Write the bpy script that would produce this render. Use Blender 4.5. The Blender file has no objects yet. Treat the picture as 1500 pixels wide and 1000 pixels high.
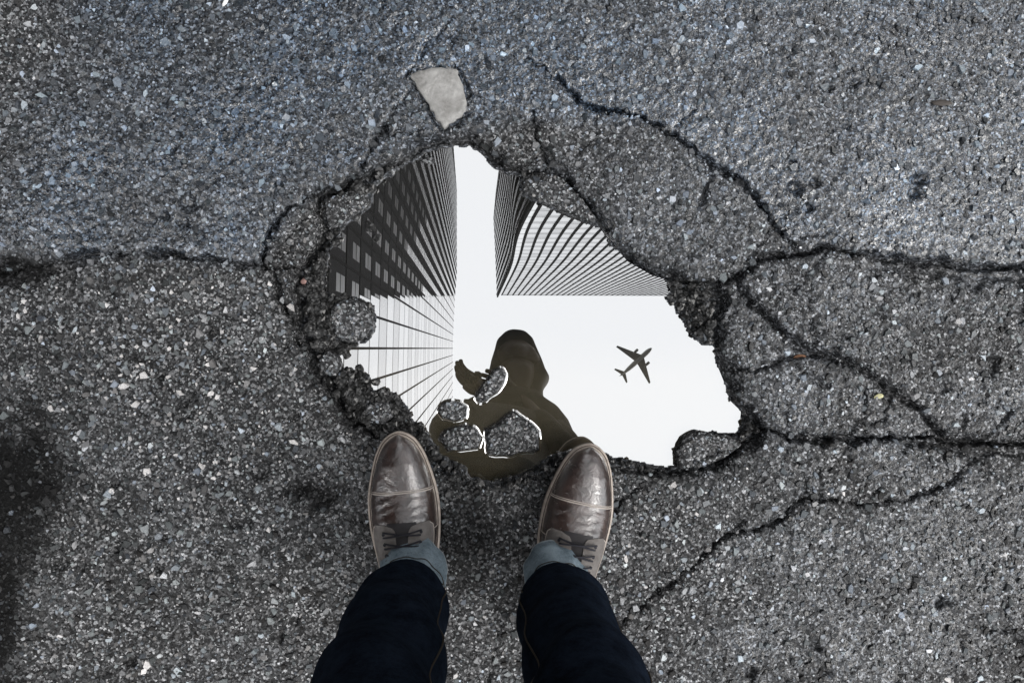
import bpy, math, random
import numpy as np
from mathutils import Vector, Matrix

# ------------------------------------------------------------------ camera / light
SC = bpy.context.scene
COL = SC.collection
H_CAM, F_PX = 1.40, 1400.0
ZW = -0.034                                   # water level in the pothole
_n = np.array([(695 - 750) / F_PX, -(510 - 500) / F_PX, 1.0]); _n /= np.linalg.norm(_n)
CR = np.array([math.sqrt(1 - _n[0] ** 2), 0.0, -_n[0]])
_fx = _n[2] * CR[2] / CR[0]
CF = np.array([_fx, math.sqrt(max(0, 1 - _fx ** 2 - _n[2] ** 2)), -_n[2]])
CU = np.cross(-CF, CR)
cam = bpy.data.cameras.new('camera'); co = bpy.data.objects.new('camera', cam); COL.objects.link(co)
cam.sensor_width = 36; cam.lens = 36 * F_PX / 1500; cam.clip_start = 0.01; cam.clip_end = 5000
m = Matrix.Identity(4)
for i in range(3):
    m[i][0], m[i][1], m[i][2] = CR[i], CU[i], -CF[i]
m[2][3] = H_CAM
co.matrix_world = m
SC.camera = co

W = bpy.data.worlds.new('World'); SC.world = W; W.use_nodes = True
nt = W.node_tree; nt.nodes.clear()
SUN_EL, SUN_AZ = math.radians(52), math.radians(115)      # azimuth clockwise from +Y
sky = nt.nodes.new('ShaderNodeTexSky'); sky.sky_type = 'NISHITA'; sky.sun_disc = False
sky.sun_elevation = SUN_EL; sky.sun_rotation = SUN_AZ
b1 = nt.nodes.new('ShaderNodeBackground'); b1.inputs[1].default_value = 0.1
nt.links.new(sky.outputs[0], b1.inputs[0])
b2 = nt.nodes.new('ShaderNodeBackground'); b2.inputs[0].default_value = (0.97, 0.985, 1.0, 1); b2.inputs[1].default_value = 1.0
mx = nt.nodes.new('ShaderNodeMixShader'); mx.inputs[0].default_value = 0.92   # overcast deck over the clear sky
out = nt.nodes.new('ShaderNodeOutputWorld')
nt.links.new(b1.outputs[0], mx.inputs[1]); nt.links.new(b2.outputs[0], mx.inputs[2]); nt.links.new(mx.outputs[0], out.inputs[0])
sl = bpy.data.lights.new('sun', 'SUN'); sl.energy = 1.0; sl.angle = math.radians(25); sl.color = (1, .97, .93)
so = bpy.data.objects.new('sun', sl); COL.objects.link(so)
sd = Vector((math.sin(SUN_AZ) * math.cos(SUN_EL), math.cos(SUN_AZ) * math.cos(SUN_EL), math.sin(SUN_EL)))
so.rotation_euler = sd.to_track_quat('Z', 'Y').to_euler()
vs = SC.view_settings
vs.view_transform = 'Standard'; vs.look = 'None'; vs.exposure = 1.1; vs.gamma = 1.0; vs.use_curve_mapping = False
SC.cycles.use_denoising = True
SC.cycles.denoiser = 'OPENIMAGEDENOISE'; SC.cycles.denoising_input_passes = 'RGB_ALBEDO_NORMAL'; SC.cycles.denoising_prefilter = 'ACCURATE'
SC.cycles.max_bounces = 6; SC.cycles.glossy_bounces = 4; SC.cycles.diffuse_bounces = 3

rng = np.random.default_rng(7)
random.seed(7)

# ------------------------------------------------------------------ helpers
def P(px, py, z=0.0):
    """photo pixel -> world point on the horizontal plane z"""
    px = np.asarray(px, float); py = np.asarray(py, float)
    dx = (px - 750) / F_PX; dy = (500 - py) / F_PX
    d = dx[..., None] * CR + dy[..., None] * CU + CF
    t = (z - H_CAM) / d[..., 2]
    p = d * t[..., None]; p[..., 2] += H_CAM
    return p
def PL(pts, z=0.0):
    a = np.array(pts, float); return P(a[:, 0], a[:, 1], z)[:, :2]
def MZ(px, py, h):
    """where a thing at height h stands whose mirror image in the water is at the pixel"""
    p = P(px, py, 2 * ZW - h); return np.array([p[..., 0], p[..., 1], h])
def PIX(p):
    d = np.asarray(p, float) - np.array([0, 0, H_CAM])
    f = d @ CF
    return 750 + F_PX * (d @ CR) / f, 500 - F_PX * (d @ CU) / f

def vnoise(x, y, scale, seed):
    r = np.random.default_rng(seed).random((256, 256))
    u = x * scale + 1000.37; v = y * scale + 1000.11
    i = np.floor(u).astype(int); j = np.floor(v).astype(int)
    a = u - i; b = v - j; a = a * a * (3 - 2 * a); b = b * b * (3 - 2 * b)
    i0, i1, j0, j1 = i % 256, (i + 1) % 256, j % 256, (j + 1) % 256
    return (r[i0, j0] * (1 - a) * (1 - b) + r[i1, j0] * a * (1 - b) + r[i0, j1] * (1 - a) * b + r[i1, j1] * a * b) * 2 - 1
def fbm(x, y, scale, seed, n=3):
    s = 0; amp = 1; tot = 0
    for k in range(n):
        s = s + amp * vnoise(x, y, scale * 2.03 ** k, seed + k); tot += amp; amp *= .55
    return s / tot
def sstep(a, b, x):
    t = np.clip((x - a) / (b - a), 0, 1); return t * t * (3 - 2 * t)
def seg_dist(x, y, pts, wts=None):
    """distance to a polyline and weight interpolated along it"""
    best = np.full(x.shape, 9.0); bw = np.zeros(x.shape)
    for k in range(len(pts) - 1):
        ax, ay = pts[k]; bx, by = pts[k + 1]
        lx, ly = bx - ax, by - ay; L2 = lx * lx + ly * ly + 1e-12
        t = np.clip(((x - ax) * lx + (y - ay) * ly) / L2, 0, 1)
        d = np.hypot(x - ax - t * lx, y - ay - t * ly)
        m_ = d < best; best = np.where(m_, d, best)
        if wts is not None: bw = np.where(m_, wts[k] + (wts[k + 1] - wts[k]) * t, bw)
    return (best, bw) if wts is not None else best
def inside(x, y, poly):
    c = np.zeros(x.shape, bool); n = len(poly)
    for k in range(n):
        ax, ay = poly[k]; bx, by = poly[(k + 1) % n]
        if ay == by: continue
        cond = ((ay > y) != (by > y)) & (x < (bx - ax) * (y - ay) / (by - ay) + ax)
        c ^= cond
    return c

def link(o, parent=None):
    COL.objects.link(o)
    if parent is not None: o.parent = parent
    return o
def mesh(name, verts, faces, mat, parent=None, smooth=False):
    me = bpy.data.meshes.new(name); me.from_pydata([tuple(v) for v in verts], [], [tuple(f) for f in faces])
    if smooth: me.polygons.foreach_set('use_smooth', np.ones(len(me.polygons), bool))
    me.materials.append(mat); me.update()
    return link(bpy.data.objects.new(name, me), parent)
def mesh_np(name, verts, loops, totals, mat, parent=None, smooth=False, attrs=None):
    me = bpy.data.meshes.new(name)
    me.vertices.add(len(verts)); me.vertices.foreach_set('co', np.ascontiguousarray(verts, np.float32).ravel())
    me.loops.add(len(loops)); me.loops.foreach_set('vertex_index', np.ascontiguousarray(loops, np.int32))
    me.polygons.add(len(totals))
    st = np.concatenate([[0], np.cumsum(totals)[:-1]]).astype(np.int32)
    me.polygons.foreach_set('loop_start', st); me.polygons.foreach_set('loop_total', np.asarray(totals, np.int32))
    me.polygons.foreach_set('use_smooth', np.full(len(totals), smooth, bool))
    me.update(calc_edges=True)
    for k, v in (attrs or {}).items():
        a = me.attributes.new(k, 'FLOAT', 'POINT'); a.data.foreach_set('value', np.ascontiguousarray(v, np.float32))
    me.materials.append(mat)
    return link(bpy.data.objects.new(name, me), parent)
def empty(name, loc=(0, 0, 0)):
    o = bpy.data.objects.new(name, None); o.location = loc; o.empty_display_size = .05; return link(o)
def tag(o, label=None, cat=None, group=None, kind=None):
    if label: o['label'] = label
    if cat: o['category'] = cat
    if group: o['group'] = group
    if kind: o['kind'] = kind
    return o
class MB:
    def __init__(s): s.v = []; s.f = []
    def add(s, v, f):
        n = len(s.v); s.v += [tuple(p) for p in v]; s.f += [tuple(i + n for i in q) for q in f]; return s
    def box(s, x0, x1, y0, y1, z0, z1):
        return s.add([(x0, y0, z0), (x1, y0, z0), (x1, y1, z0), (x0, y1, z0), (x0, y0, z1), (x1, y0, z1), (x1, y1, z1), (x0, y1, z1)],
                     [(0, 3, 2, 1), (4, 5, 6, 7), (0, 1, 5, 4), (1, 2, 6, 5), (2, 3, 7, 6), (3, 0, 4, 7)])
    def loft(s, rings, cap=True, closed=True):
        n = len(rings[0]); v = [p for r in rings for p in r]; f = []
        for k in range(len(rings) - 1):
            for i in range(n if closed else n - 1):
                j = (i + 1) % n
                f.append((k * n + i, k * n + j, (k + 1) * n + j, (k + 1) * n + i))
        if cap: f += [tuple(range(n))[::-1], tuple((len(rings) - 1) * n + i for i in range(n))]
        return s.add(v, f)
    def tube(s, pts, r, n=6, cap=True):
        pts = [Vector(p) for p in pts]; rings = []
        rr = r if isinstance(r, (list, tuple)) else [r] * len(pts)
        for k, p in enumerate(pts):
            t = (pts[min(k + 1, len(pts) - 1)] - pts[max(k - 1, 0)]).normalized()
            a = t.cross(Vector((0, 0, 1)) if abs(t.z) < .9 else Vector((1, 0, 0))).normalized(); b = t.cross(a)
            rings.append([p + (a * math.cos(q) + b * math.sin(q)) * rr[k] for q in [2 * math.pi * i / n for i in range(n)]])
        return s.loft(rings, cap)
    def build(s, name, mat, parent=None, smooth=False): return mesh(name, s.v, s.f, mat, parent, smooth)

# ------------------------------------------------------------------ materials
class N:
    def __init__(s, name):
        s.m = bpy.data.materials.new(name); s.m.use_nodes = True; s.t = s.m.node_tree; s.t.nodes.clear()
        s.out = s.n('ShaderNodeOutputMaterial')
    def n(s, t, **kw):
        q = s.t.nodes.new(t)
        for k, v in kw.items(): setattr(q, k, v)
        return q
    def set(s, sock, v):
        if hasattr(v, 'is_output') or isinstance(v, bpy.types.NodeSocket): s.t.links.new(v, sock)
        else: sock.default_value = v
    def coord(s): return s.n('ShaderNodeTexCoord').outputs['Object']
    def geo(s): return s.n('ShaderNodeNewGeometry').outputs['Position']
    def noise(s, scale, detail=3, rough=.55, vec=None, dist=0.):
        q = s.n('ShaderNodeTexNoise'); q.inputs['Scale'].default_value = scale; q.inputs['Detail'].default_value = detail
        q.inputs['Roughness'].default_value = rough; q.inputs['Distortion'].default_value = dist
        s.set(q.inputs['Vector'], vec if vec is not None else s.geo()); return q.outputs['Fac']
    def vor(s, scale, vec=None, feature='F1', outp='Color'):
        q = s.n('ShaderNodeTexVoronoi', feature=feature); q.inputs['Scale'].default_value = scale
        s.set(q.inputs['Vector'], vec if vec is not None else s.geo()); return q.outputs[outp]
    def ramp(s, fac, stops, interp='LINEAR'):
        q = s.n('ShaderNodeValToRGB'); r = q.color_ramp; r.interpolation = interp
        while len(r.elements) < len(stops): r.elements.new(.5)
        for e, (p, c) in zip(r.elements, stops):
            e.position = p; e.color = (c, c, c, 1) if not isinstance(c, tuple) else (*c, 1)
        s.set(q.inputs[0], fac); return q.outputs[0]
    def math(s, op, a, b=0., clamp=False):
        q = s.n('ShaderNodeMath', operation=op, use_clamp=clamp); s.set(q.inputs[0], a); s.set(q.inputs[1], b); return q.outputs[0]
    def mix(s, fac, a, b, mode='MIX'):
        q = s.n('ShaderNodeMix', data_type='RGBA', blend_type=mode)
        s.set(q.inputs[0], fac)
        for k, v in ((6, a), (7, b)):
            if isinstance(v, (int, float)): v = (v, v, v, 1)
            elif isinstance(v, tuple) and len(v) == 3: v = (*v, 1)
            s.set(q.inputs[k], v)
        return q.outputs[2]
    def attr(s, name): return s.n('ShaderNodeAttribute', attribute_name=name).outputs['Fac']
    def bump(s, h, strength, dist, normal=None):
        q = s.n('ShaderNodeBump'); q.inputs['Strength'].default_value = strength; q.inputs['Distance'].default_value = dist
        s.set(q.inputs['Height'], h)
        if normal is not None: s.set(q.inputs['Normal'], normal)
        return q.outputs[0]
    def pbsdf(s, **kw):
        q = s.n('ShaderNodeBsdfPrincipled')
        for k, v in kw.items():
            k = k.replace('_', ' ')
            if isinstance(v, tuple) and len(v) == 3: v = (*v, 1)
            s.set(q.inputs[k], v)
        s.t.links.new(q.outputs[0], s.out.inputs[0]); return q

def mat_asphalt():
    n = N('asphalt'); wet = n.attr('wet'); stain_shade = n.attr('stain_shade')
    cell = n.vor(330); sep = n.n('ShaderNodeSeparateColor'); n.set(sep.inputs[0], cell)
    chips = n.ramp(sep.outputs[0], [(0, .012), (.45, .028), (.75, .07), (.93, .16), (1, .32)])
    sp2 = n.n('ShaderNodeSeparateColor'); n.set(sp2.inputs[0], n.vor(135))
    chips = n.mix(n.attr('far'), chips, n.ramp(sp2.outputs[0], [(0, .015), (.3, .035), (.55, .07), (.85, .14), (1, .3)]))
    fine = n.ramp(n.noise(900, 2), [(.3, .45), (.7, 1.5)])
    big = n.ramp(n.noise(9, 4, .6), [(.3, .75), (.7, 1.2)])
    c = n.mix(1, chips, fine, 'MULTIPLY'); c = n.mix(1, c, big, 'MULTIPLY')
    tint = n.mix(wet, (1.42, 1.42, 1.44), (.54, .76, 1.1)); c = n.mix(1, c, tint, 'MULTIPLY')
    c = n.mix(stain_shade, c, (.008, .008, .008))
    h = n.math('ADD', n.noise(420, 3, .6), n.math('MULTIPLY', n.vor(330, outp='Distance'), .6))
    bp = n.bump(h, .8, .0018)
    cb = n.bump(n.noise(150, 2, .5, dist=1.5), .8, .0016)
    n.pbsdf(Base_Color=c, Roughness=.9, Normal=bp, Specular_IOR_Level=.06,
            Coat_Weight=n.math('MULTIPLY', wet, n.math('SUBTRACT', 1., stain_shade)), Coat_Roughness=.10, Coat_IOR=1.74, Coat_Normal=cb)
    return n.m
def mat_stone(obj_random=False):
    n = N('aggregate' + ('_large' if obj_random else ''))
    if obj_random:
        tone = n.n('ShaderNodeObjectInfo').outputs['Random']; wet = .35; stain_shade = 0.
        c = n.ramp(tone, [(0, .11), (.5, .18), (.8, .28), (1, .45)])
        hue = n.math('FRACT', n.math('MULTIPLY', tone, 37.))
    else:
        tone = n.attr('tone'); wet = n.attr('wet'); stain_shade = n.attr('stain_shade')
        c = n.ramp(tone, [(0, .02), (.22, .06), (.45, .15), (.75, .29), (.93, .46), (1, .62)])
        hue = n.math('FRACT', n.math('MULTIPLY', tone, 91.))
    c = n.mix(1, c, n.ramp(hue, [(0, (1.05, .99, .93)), (.3, (1, 1, 1)), (.7, (.95, 1.02, .99)), (1, (.90, .98, 1.1))]), 'MULTIPLY')
    c = n.mix(1, c, n.ramp(n.noise(700, 3), [(.3, .6), (.7, 1.25)]), 'MULTIPLY')
    tint = n.mix(wet, (1.08, 1.09, 1.12), (.48, .645, .88)); c = n.mix(1, c, tint, 'MULTIPLY')
    c = n.mix(n.math('MULTIPLY', stain_shade, .9) if not obj_random else 0., c, (.012, .012, .012))
    cb = n.bump(n.noise(150, 2, .5, dist=1.5), .8, .0016)
    n.pbsdf(Base_Color=c, Roughness=.7, Normal=n.bump(n.noise(600, 3), .5, .001), Specular_IOR_Level=.1,
            Coat_Weight=n.math('MULTIPLY', wet, n.math('SUBTRACT', 1., stain_shade)), Coat_Roughness=.10, Coat_IOR=1.74, Coat_Normal=cb)
    return n.m
def mat_rubble():
    n = N('wet_rubble')
    r = n.n('ShaderNodeObjectInfo').outputs['Random']
    c = n.ramp(n.vor(300), [(0, .006), (.55, .026), (.85, .11), (1, .30)])
    c = n.mix(1, c, n.ramp(r, [(0, .7), (1, 1.3)]), 'MULTIPLY')
    n.pbsdf(Base_Color=c, Roughness=.8, Specular_IOR_Level=.1, Normal=n.bump(n.noise(350, 4, .65), .9, .003), Coat_Weight=.5, Coat_Roughness=.1, Coat_IOR=1.4)
    return n.m
def mat_water():
    n = N('muddy_water')
    g = n.n('ShaderNodeBsdfGlossy'); g.inputs['Color'].default_value = (1, 1, 1, 1); g.inputs['Roughness'].default_value = .0
    d = n.n('ShaderNodeBsdfDiffuse'); 
    sp = n.n('ShaderNodeSeparateXYZ'); n.set(sp.inputs[0], n.geo())
    f = n.math('ADD', n.math('MULTIPLY', sp.outputs[1], -7.), n.math('MULTIPLY', n.noise(14, 3), .5))     # silt stirred up towards the near shore
    n.set(d.inputs['Color'], n.mix(n.ramp(f, [(.1, 0), (.62, 1)]), (.012, .012, .011), (.062, .054, .036)))
    mxs = n.n('ShaderNodeMixShader'); mxs.inputs[0].default_value = .445
    n.t.links.new(d.outputs[0], mxs.inputs[1]); n.t.links.new(g.outputs[0], mxs.inputs[2]); n.t.links.new(mxs.outputs[0], n.out.inputs[0])
    return n.m
def mat_leather(name, base, dark, rough=.34, coat=.7):
    n = N(name); v = n.coord()
    f = n.ramp(n.math('ADD', n.math('MULTIPLY', n.noise(26, 5, .7, v, .6), .75), n.math('MULTIPLY', n.noise(120, 4, .7, v), .25)), [(.36, 0), (.62, 1)])
    c = n.mix(f, base, dark)
    bp = n.bump(n.noise(900, 3, .6, v), .25, .0008, n.bump(n.noise(70, 3, .6, v, .8), .35, .003))
    n.pbsdf(Base_Color=c, Roughness=n.ramp(n.noise(60, 3, .6, v), [(.3, rough - .08), (.7, rough + .15)]), Normal=bp, Coat_Weight=coat, Coat_Roughness=n.ramp(n.noise(45, 5, .75, v, .5), [(.3, .08), (.7, .32)]), Coat_IOR=2.1, Coat_Normal=bp)
    return n.m
def mat_simple(name, col, rough=.6, metal=0., nscale=0, namp=.25, coat=0., bump=0., spec=.5):
    n = N(name)
    c = col
    kw = {'Specular_IOR_Level': spec}
    if nscale:
        v = n.coord()
        c = n.mix(1, (*col, 1), n.ramp(n.noise(nscale, 4, .6, v), [(.25, 1 - namp), (.75, 1 + namp)]), 'MULTIPLY')
        if bump: kw['Normal'] = n.bump(n.noise(nscale * 2, 4, .6, v), .6, bump)
    n.pbsdf(Base_Color=c, Roughness=rough, Metallic=metal, Coat_Weight=coat, **kw)
    return n.m
def mat_denim(name, col, hi):
    n = N(name); v = n.coord()
    w = n.n('ShaderNodeTexWave', wave_type='BANDS', bands_direction='DIAGONAL'); w.inputs['Scale'].default_value = 420; w.inputs['Distortion'].default_value = 4
    n.set(w.inputs['Vector'], v)
    f = n.math('ADD', n.math('MULTIPLY', w.outputs['Fac'], .25), n.ramp(n.noise(330, 3, .7, v), [(.3, -.1), (.7, .35)]))
    f = n.math('ADD', f, n.ramp(n.noise(34, 6, .75, v), [(.36, -.25), (.68, .75)]))
    c = n.mix(f, col, hi)
    n.pbsdf(Base_Color=c, Roughness=.98, Specular_IOR_Level=.02, Normal=n.bump(n.math('ADD', n.noise(55, 3, .6, v), n.math('MULTIPLY', w.outputs['Fac'], .15)), .5, .004))
    return n.m
M = {}
M['asphalt'] = mat_asphalt(); M['stone'] = mat_stone(); M['stone_big'] = mat_stone(True); M['rubble'] = mat_rubble(); M['water'] = mat_water()
M['leather'] = mat_leather('brown_leather', (.062, .034, .026), (.012, .0065, .0055), .4, .9)
M['cap'] = mat_leather('toe_cap_leather', (.058, .035, .029), (.012, .007, .006), .36, 1.)
M['quarter'] = mat_leather('suede_leather', (.20, .185, .175), (.105, .093, .086), .6, .05)
M['welt'] = mat_simple('tan_welt', (.36, .31, .27), .65, nscale=120, namp=.35)
M['soleside'] = mat_simple('sole_rubber', (.07, .05, .04), .7, nscale=80)
M['thread'] = mat_simple('cream_thread', (.42, .37, .33), .8)
M['lace'] = mat_simple('dark_lace', (.012, .012, .018), .8, nscale=800)
M['tongue'] = mat_simple('dark_tongue', (.02, .018, .02), .7, nscale=90)
M['denim'] = mat_denim('dark_denim', (.0008, .0014, .003), (.012, .018, .030))
M['cuff'] = mat_denim('washed_denim', (.062, .092, .118), (.27, .335, .38))
M['cuffthread'] = mat_simple('pale_thread', (.22, .25, .27), .8)
M['jeanthread'] = mat_simple('tan_thread', (.045, .038, .03), .9, spec=.1)
M['jacket'] = mat_simple('jacket_cloth', (.05, .045, .038), .9, nscale=40)
M['skin'] = mat_simple('skin', (.09, .065, .05), .55, nscale=30, namp=.1)

M['blackplastic'] = mat_simple('black_plastic', (.02, .02, .02), .4)

# ------------------------------------------------------------------ the ground: outlines read off the photograph
RIM = [(462, 288), (500, 274), (532, 262), (560, 244), (600, 226), (616, 210), (640, 205), (672, 205), (700, 208), (716, 224), (740, 241), (790, 250), (832, 266),
       (865, 304), (894, 345), (925, 380), (962, 401), (1000, 411), (1044, 420), (1056, 440), (1050, 482), (1061, 540), (1082, 592), (1122, 630), (1060, 676),
       (1000, 692), (950, 694), (905, 684), (880, 690), (830, 694), (780, 704), (735, 716), (690, 712), (640, 694), (590, 664), (548, 638),
       (515, 612), (490, 582), (470, 550), (450, 512), (437, 470), (431, 422), (440, 395), (466, 362), (474, 338), (470, 310)]
RIMW = [.9, .9, 1, 1, 1, 1, .9, .9, .9, 1, 1, 1, 1, 1, 1.1, 1.1, 1, 1, 1.2, 1.2, 1.2, 1.2, 1.2, 1, 1, .8, .8, .5, .15, .1, .1, .1, .1, .15, .3, .7,
        1.1, 1.3, 1.3, 1.3, 1.3, 1.3, 1.2, 1, .9, .9]
WATER = [(668, 213), (690, 215), (706, 227), (722, 245), (740, 254), (762, 258), (760, 272), (764, 287), (782, 293), (805, 304), (830, 316), (868, 329), (884, 340), (893, 358), (914, 373),
         (944, 393), (972, 408), (981, 424), (976, 434), (986, 450), (1000, 470), (1010, 490), (1030, 504), (1044, 508), (1050, 536), (1060, 553), (1066, 580), (1085, 603), (1086, 624),
         (1076, 636), (1046, 632), (1020, 629), (1001, 640), (990, 656), (990, 682), (965, 684), (940, 678), (920, 671), (896, 668), (880, 660), (858, 656), (830, 662), (804, 667), (782, 684), (760, 694),
         (736, 701), (718, 706), (704, 700), (688, 698), (684, 684), (672, 676), (652, 670), (640, 655), (630, 640), (618, 622), (604, 616), (598, 600), (586, 580), (566, 572), (546, 570), (540, 548),
         (520, 541), (500, 536), (497, 520), (516, 510), (540, 500), (552, 482), (550, 460), (541, 440), (520, 435), (490, 436), (474, 426), (479, 392), (485, 352), (508, 330), (528, 316),
         (545, 300), (552, 272), (574, 254), (600, 240), (625, 225), (645, 217)]
CRACKS = [  # points, width px, depth m
    ([(-320, 420), (-150, 402), (0, 398), (60, 386), (120, 372), (180, 373), (240, 368), (300, 378), (378, 389), (438, 392)], 6, .022),
    ([(-200, 420), (-20, 402), (40, 394), (110, 385)], 20, .014),
    ([(378, 390), (386, 362), (397, 338), (420, 306), (455, 287), (500, 272), (528, 256), (540, 222), (552, 198), (566, 182)], 5, .020),
    ([(566, 182), (578, 160), (600, 130)], 2.5, .006),
    ([(378, 390), (398, 398), (410, 440), (430, 488), (450, 528)], 5.5, .020),
    ([(455, 287), (466, 310), (474, 342), (462, 366)], 7, .022),
    ([(770, 82), (800, 100), (830, 127), (860, 155), (905, 163), (940, 170), (985, 195), (1030, 231), (1085, 265), (1110, 291), (1140, 336), (1166, 362), (1180, 368)], 6, .020),
    ([(1046, 418), (1090, 402), (1120, 377), (1160, 372), (1214, 362), (1240, 369), (1260, 371), (1330, 383), (1400, 387), (1500, 392), (1700, 400)], 7.5, .024),
    ([(1310, 388), (1380, 396), (1440, 402), (1520, 408)], 12, .010),
    ([(783, 160), (785, 200), (800, 235), (818, 260)], 4, .012),
    ([(1080, 408), (1100, 440), (1130, 470), (1158, 496), (1180, 512), (1210, 522), (1258, 535), (1290, 560), (1340, 595), (1372, 630), (1400, 646)], 8, .022),
    ([(1074, 546), (1100, 542), (1130, 534), (1180, 521), (1200, 519)], 4, .012),
    ([(1122, 630), (1160, 640), (1210, 645), (1268, 641), (1340, 640), (1400, 647), (1450, 650), (1500, 651), (1700, 660)], 8, .024),
    ([(1268, 568), (1266, 600), (1265, 640)], 3.5, .012),
    ([(1330, 650), (1400, 655), (1500, 662)], 14, .012),
    ([(820, 1040), (900, 925), (960, 872), (1000, 846), (1030, 811), (1070, 785), (1110, 775), (1150, 760), (1164, 742), (1180, 733), (1215, 732), (1260, 738), (1310, 734), (1350, 726), (1395, 705), (1420, 680), (1450, 656)], 3.6, .013),
    ([(950, 692), (942, 710), (922, 730), (905, 736)], 4, .012),
    ([(150, 398), (165, 440), (185, 500), (205, 532)], 2.5, .006),
    ([(612, 90), (622, 62), (650, 38), (662, 66)], 2.5, .005),
    ([(1260, 10), (1300, 30), (1330, 45)], 2.5, .006),
    ([(1170, 376), (1190, 410), (1186, 450)], 2, .004),
    ([(1190, 470), (1196, 500), (1190, 520)], 3, .008),
    ([(1450, 930), (1480, 925), (1520, 950)], 4, .008),
    ([(700, 1050), (735, 910), (722, 872)], 2.5, .006),
    ([(640, 730), (650, 790), (645, 850)], 3, .006),
]
PITS = [(278, 294, 12, .014), (265, 326, 8, .012), (378, 123, 6, .010), (238, 314, 6, .010), (1166, 277, 9, .012), (1194, 266, 7, .010), (1187, 303, 6, .01), (1164, 241, 5, .01),
        (1347, 262, 10, .014), (1343, 282, 8, .012), (1218, 130, 5, .01), (1252, 124, 6, .01), (1241, 183, 4, .008), (1454, 535, 12, .012), (1386, 565, 7, .01), (1500, 450, 9, .012),
        (450, 712, 17, .012), (475, 730, 15, .012), (425, 715, 10, .01), (385, 690, 11, .012), (345, 768, 9, .01), (366, 764, 8, .010), (388, 803, 7, .008), (320, 806, 8, .008),
        (172, 802, 9, .012), (86, 823, 10, .012), (120, 828, 8, .01), (230, 828, 7, .01), (168, 706, 6, .01), (230, 745, 5, .008), (234, 552, 7, .012), (278, 580, 8, .01), (268, 590, 7, .01),
        (274, 612, 5, .01), (308, 484, 5, .008), (318, 486, 5, .01), (190, 386, 6, .01), (138, 376, 7, .01), (30, 520, 6, .01), (28, 488, 5, .01), (408, 932, 8, .01), (190, 968, 9, .01),
        (1380, 885, 7, .012), (1392, 884, 5, .01), (1200, 948, 7, .012), (1212, 984, 7, .01), (1100, 985, 8, .012), (1010, 368, 12, .006), (1280, 400, 8, .01), (1430, 412, 10, .012),
        (1163, 424, 7, .008), (1290, 455, 9, .008), (300, 655, 9, .008), (430, 610, 6, .008), (240, 790, 6, .008), (430, 905, 8, .008), (460, 880, 7, .007)]
_br = random.Random(5)
for _pts, _w, _d in list(CRACKS):
    if _w < 3: continue
    for _k in range(max(2, len(_pts) // 2)):
        i_ = _br.randrange(len(_pts) - 1); t_ = _br.random(); x_, y_ = [_pts[i_][q] + (_pts[i_ + 1][q] - _pts[i_][q]) * t_ for q in (0, 1)]
        a_ = math.atan2(_pts[i_ + 1][1] - _pts[i_][1], _pts[i_ + 1][0] - _pts[i_][0]) + _br.choice((-1, 1)) * _br.uniform(.5, 1.3); pl_ = [(x_, y_)]
        for _q in range(_br.randint(2, 5)):
            a_ += _br.uniform(-.6, .6); x_ += 16 * math.cos(a_); y_ += 16 * math.sin(a_); pl_.append((x_, y_))
        CRACKS.append((pl_, _br.uniform(1.8, 2.8), _br.uniform(.004, .009)))
CRACKS.append(([(598, 110), (612, 100), (640, 97), (670, 98), (679, 118), (686, 148), (685, 164), (669, 179), (650, 190), (635, 173), (621, 148), (598, 110)], 3, .010))
rimw = PL(RIM); watw = PL(WATER, ZW)
X0, X1, Y0, Y1, STEP = -1.0, 1.1, -.8, .85, .0026
gx = np.arange(X0, X1, STEP); gy = np.arange(Y0, Y1, STEP); NX, NY = len(gx), len(gy)
GX, GY = np.meshgrid(gx, gy, indexing='ij')
jx = .0052 * fbm(GX, GY, 45, 11, 4) + .0034 * vnoise(GX, GY, 150, 15); jy = .0052 * fbm(GX, GY, 45, 21, 4) + .0034 * vnoise(GX, GY, 150, 25)
QX, QY = GX + jx, GY + jy
micro = .0009 * vnoise(GX, GY, 260, 31) + .0009 * vnoise(GX, GY, 120, 32) + .0014 * fbm(GX, GY, 30, 33, 3) + .003 * fbm(GX, GY, 5, 34, 2)
Z = micro.copy()
CM = np.zeros_like(Z)
wn = .72 + 1.15 * fbm(GX, GY, 42, 41, 3)
for pts, wpx, dep in CRACKS:
    w = PL(pts); wm = wpx * (.00078 if 3 < wpx < 9 else .001)
    pad = wm * 4 + .02
    i0, i1 = np.searchsorted(gx, [w[:, 0].min() - pad, w[:, 0].max() + pad]); j0, j1 = np.searchsorted(gy, [w[:, 1].min() - pad, w[:, 1].max() + pad])
    if i1 <= i0 or j1 <= j0: continue
    s = np.s_[i0:i1, j0:j1]
    d = seg_dist(QX[s], QY[s], w)
    ww = wm * np.clip(wn[s], .22, 1.7)
    k = np.clip(1.25 - d / ww, 0, 1) ** .7
    Z[s] = np.minimum(Z[s], micro[s] - dep * k)
    Z[s] -= .0016 * np.exp(-(d / (wm * 2.)) ** 2)
    CM[s] = np.maximum(CM[s], k)
for px, py, r, dep in PITS:
    c = PL([(px, py)])[0]; rm = r * .001
    i0, i1 = np.searchsorted(gx, [c[0] - rm * 2.5, c[0] + rm * 2.5]); j0, j1 = np.searchsorted(gy, [c[1] - rm * 2.5, c[1] + rm * 2.5])
    if i1 <= i0 or j1 <= j0: continue
    s = np.s_[i0:i1, j0:j1]
    d = np.hypot(QX[s] + .4 * rm * fbm(GX[s], GY[s], 130, 61, 2) - c[0], QY[s] + .4 * rm * fbm(GX[s], GY[s], 130, 63, 2) - c[1]) / rm
    k = np.clip(1.3 - d, 0, 1) ** .6
    Z[s] = np.minimum(Z[s], micro[s] - dep * k); CM[s] = np.maximum(CM[s], k)
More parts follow.
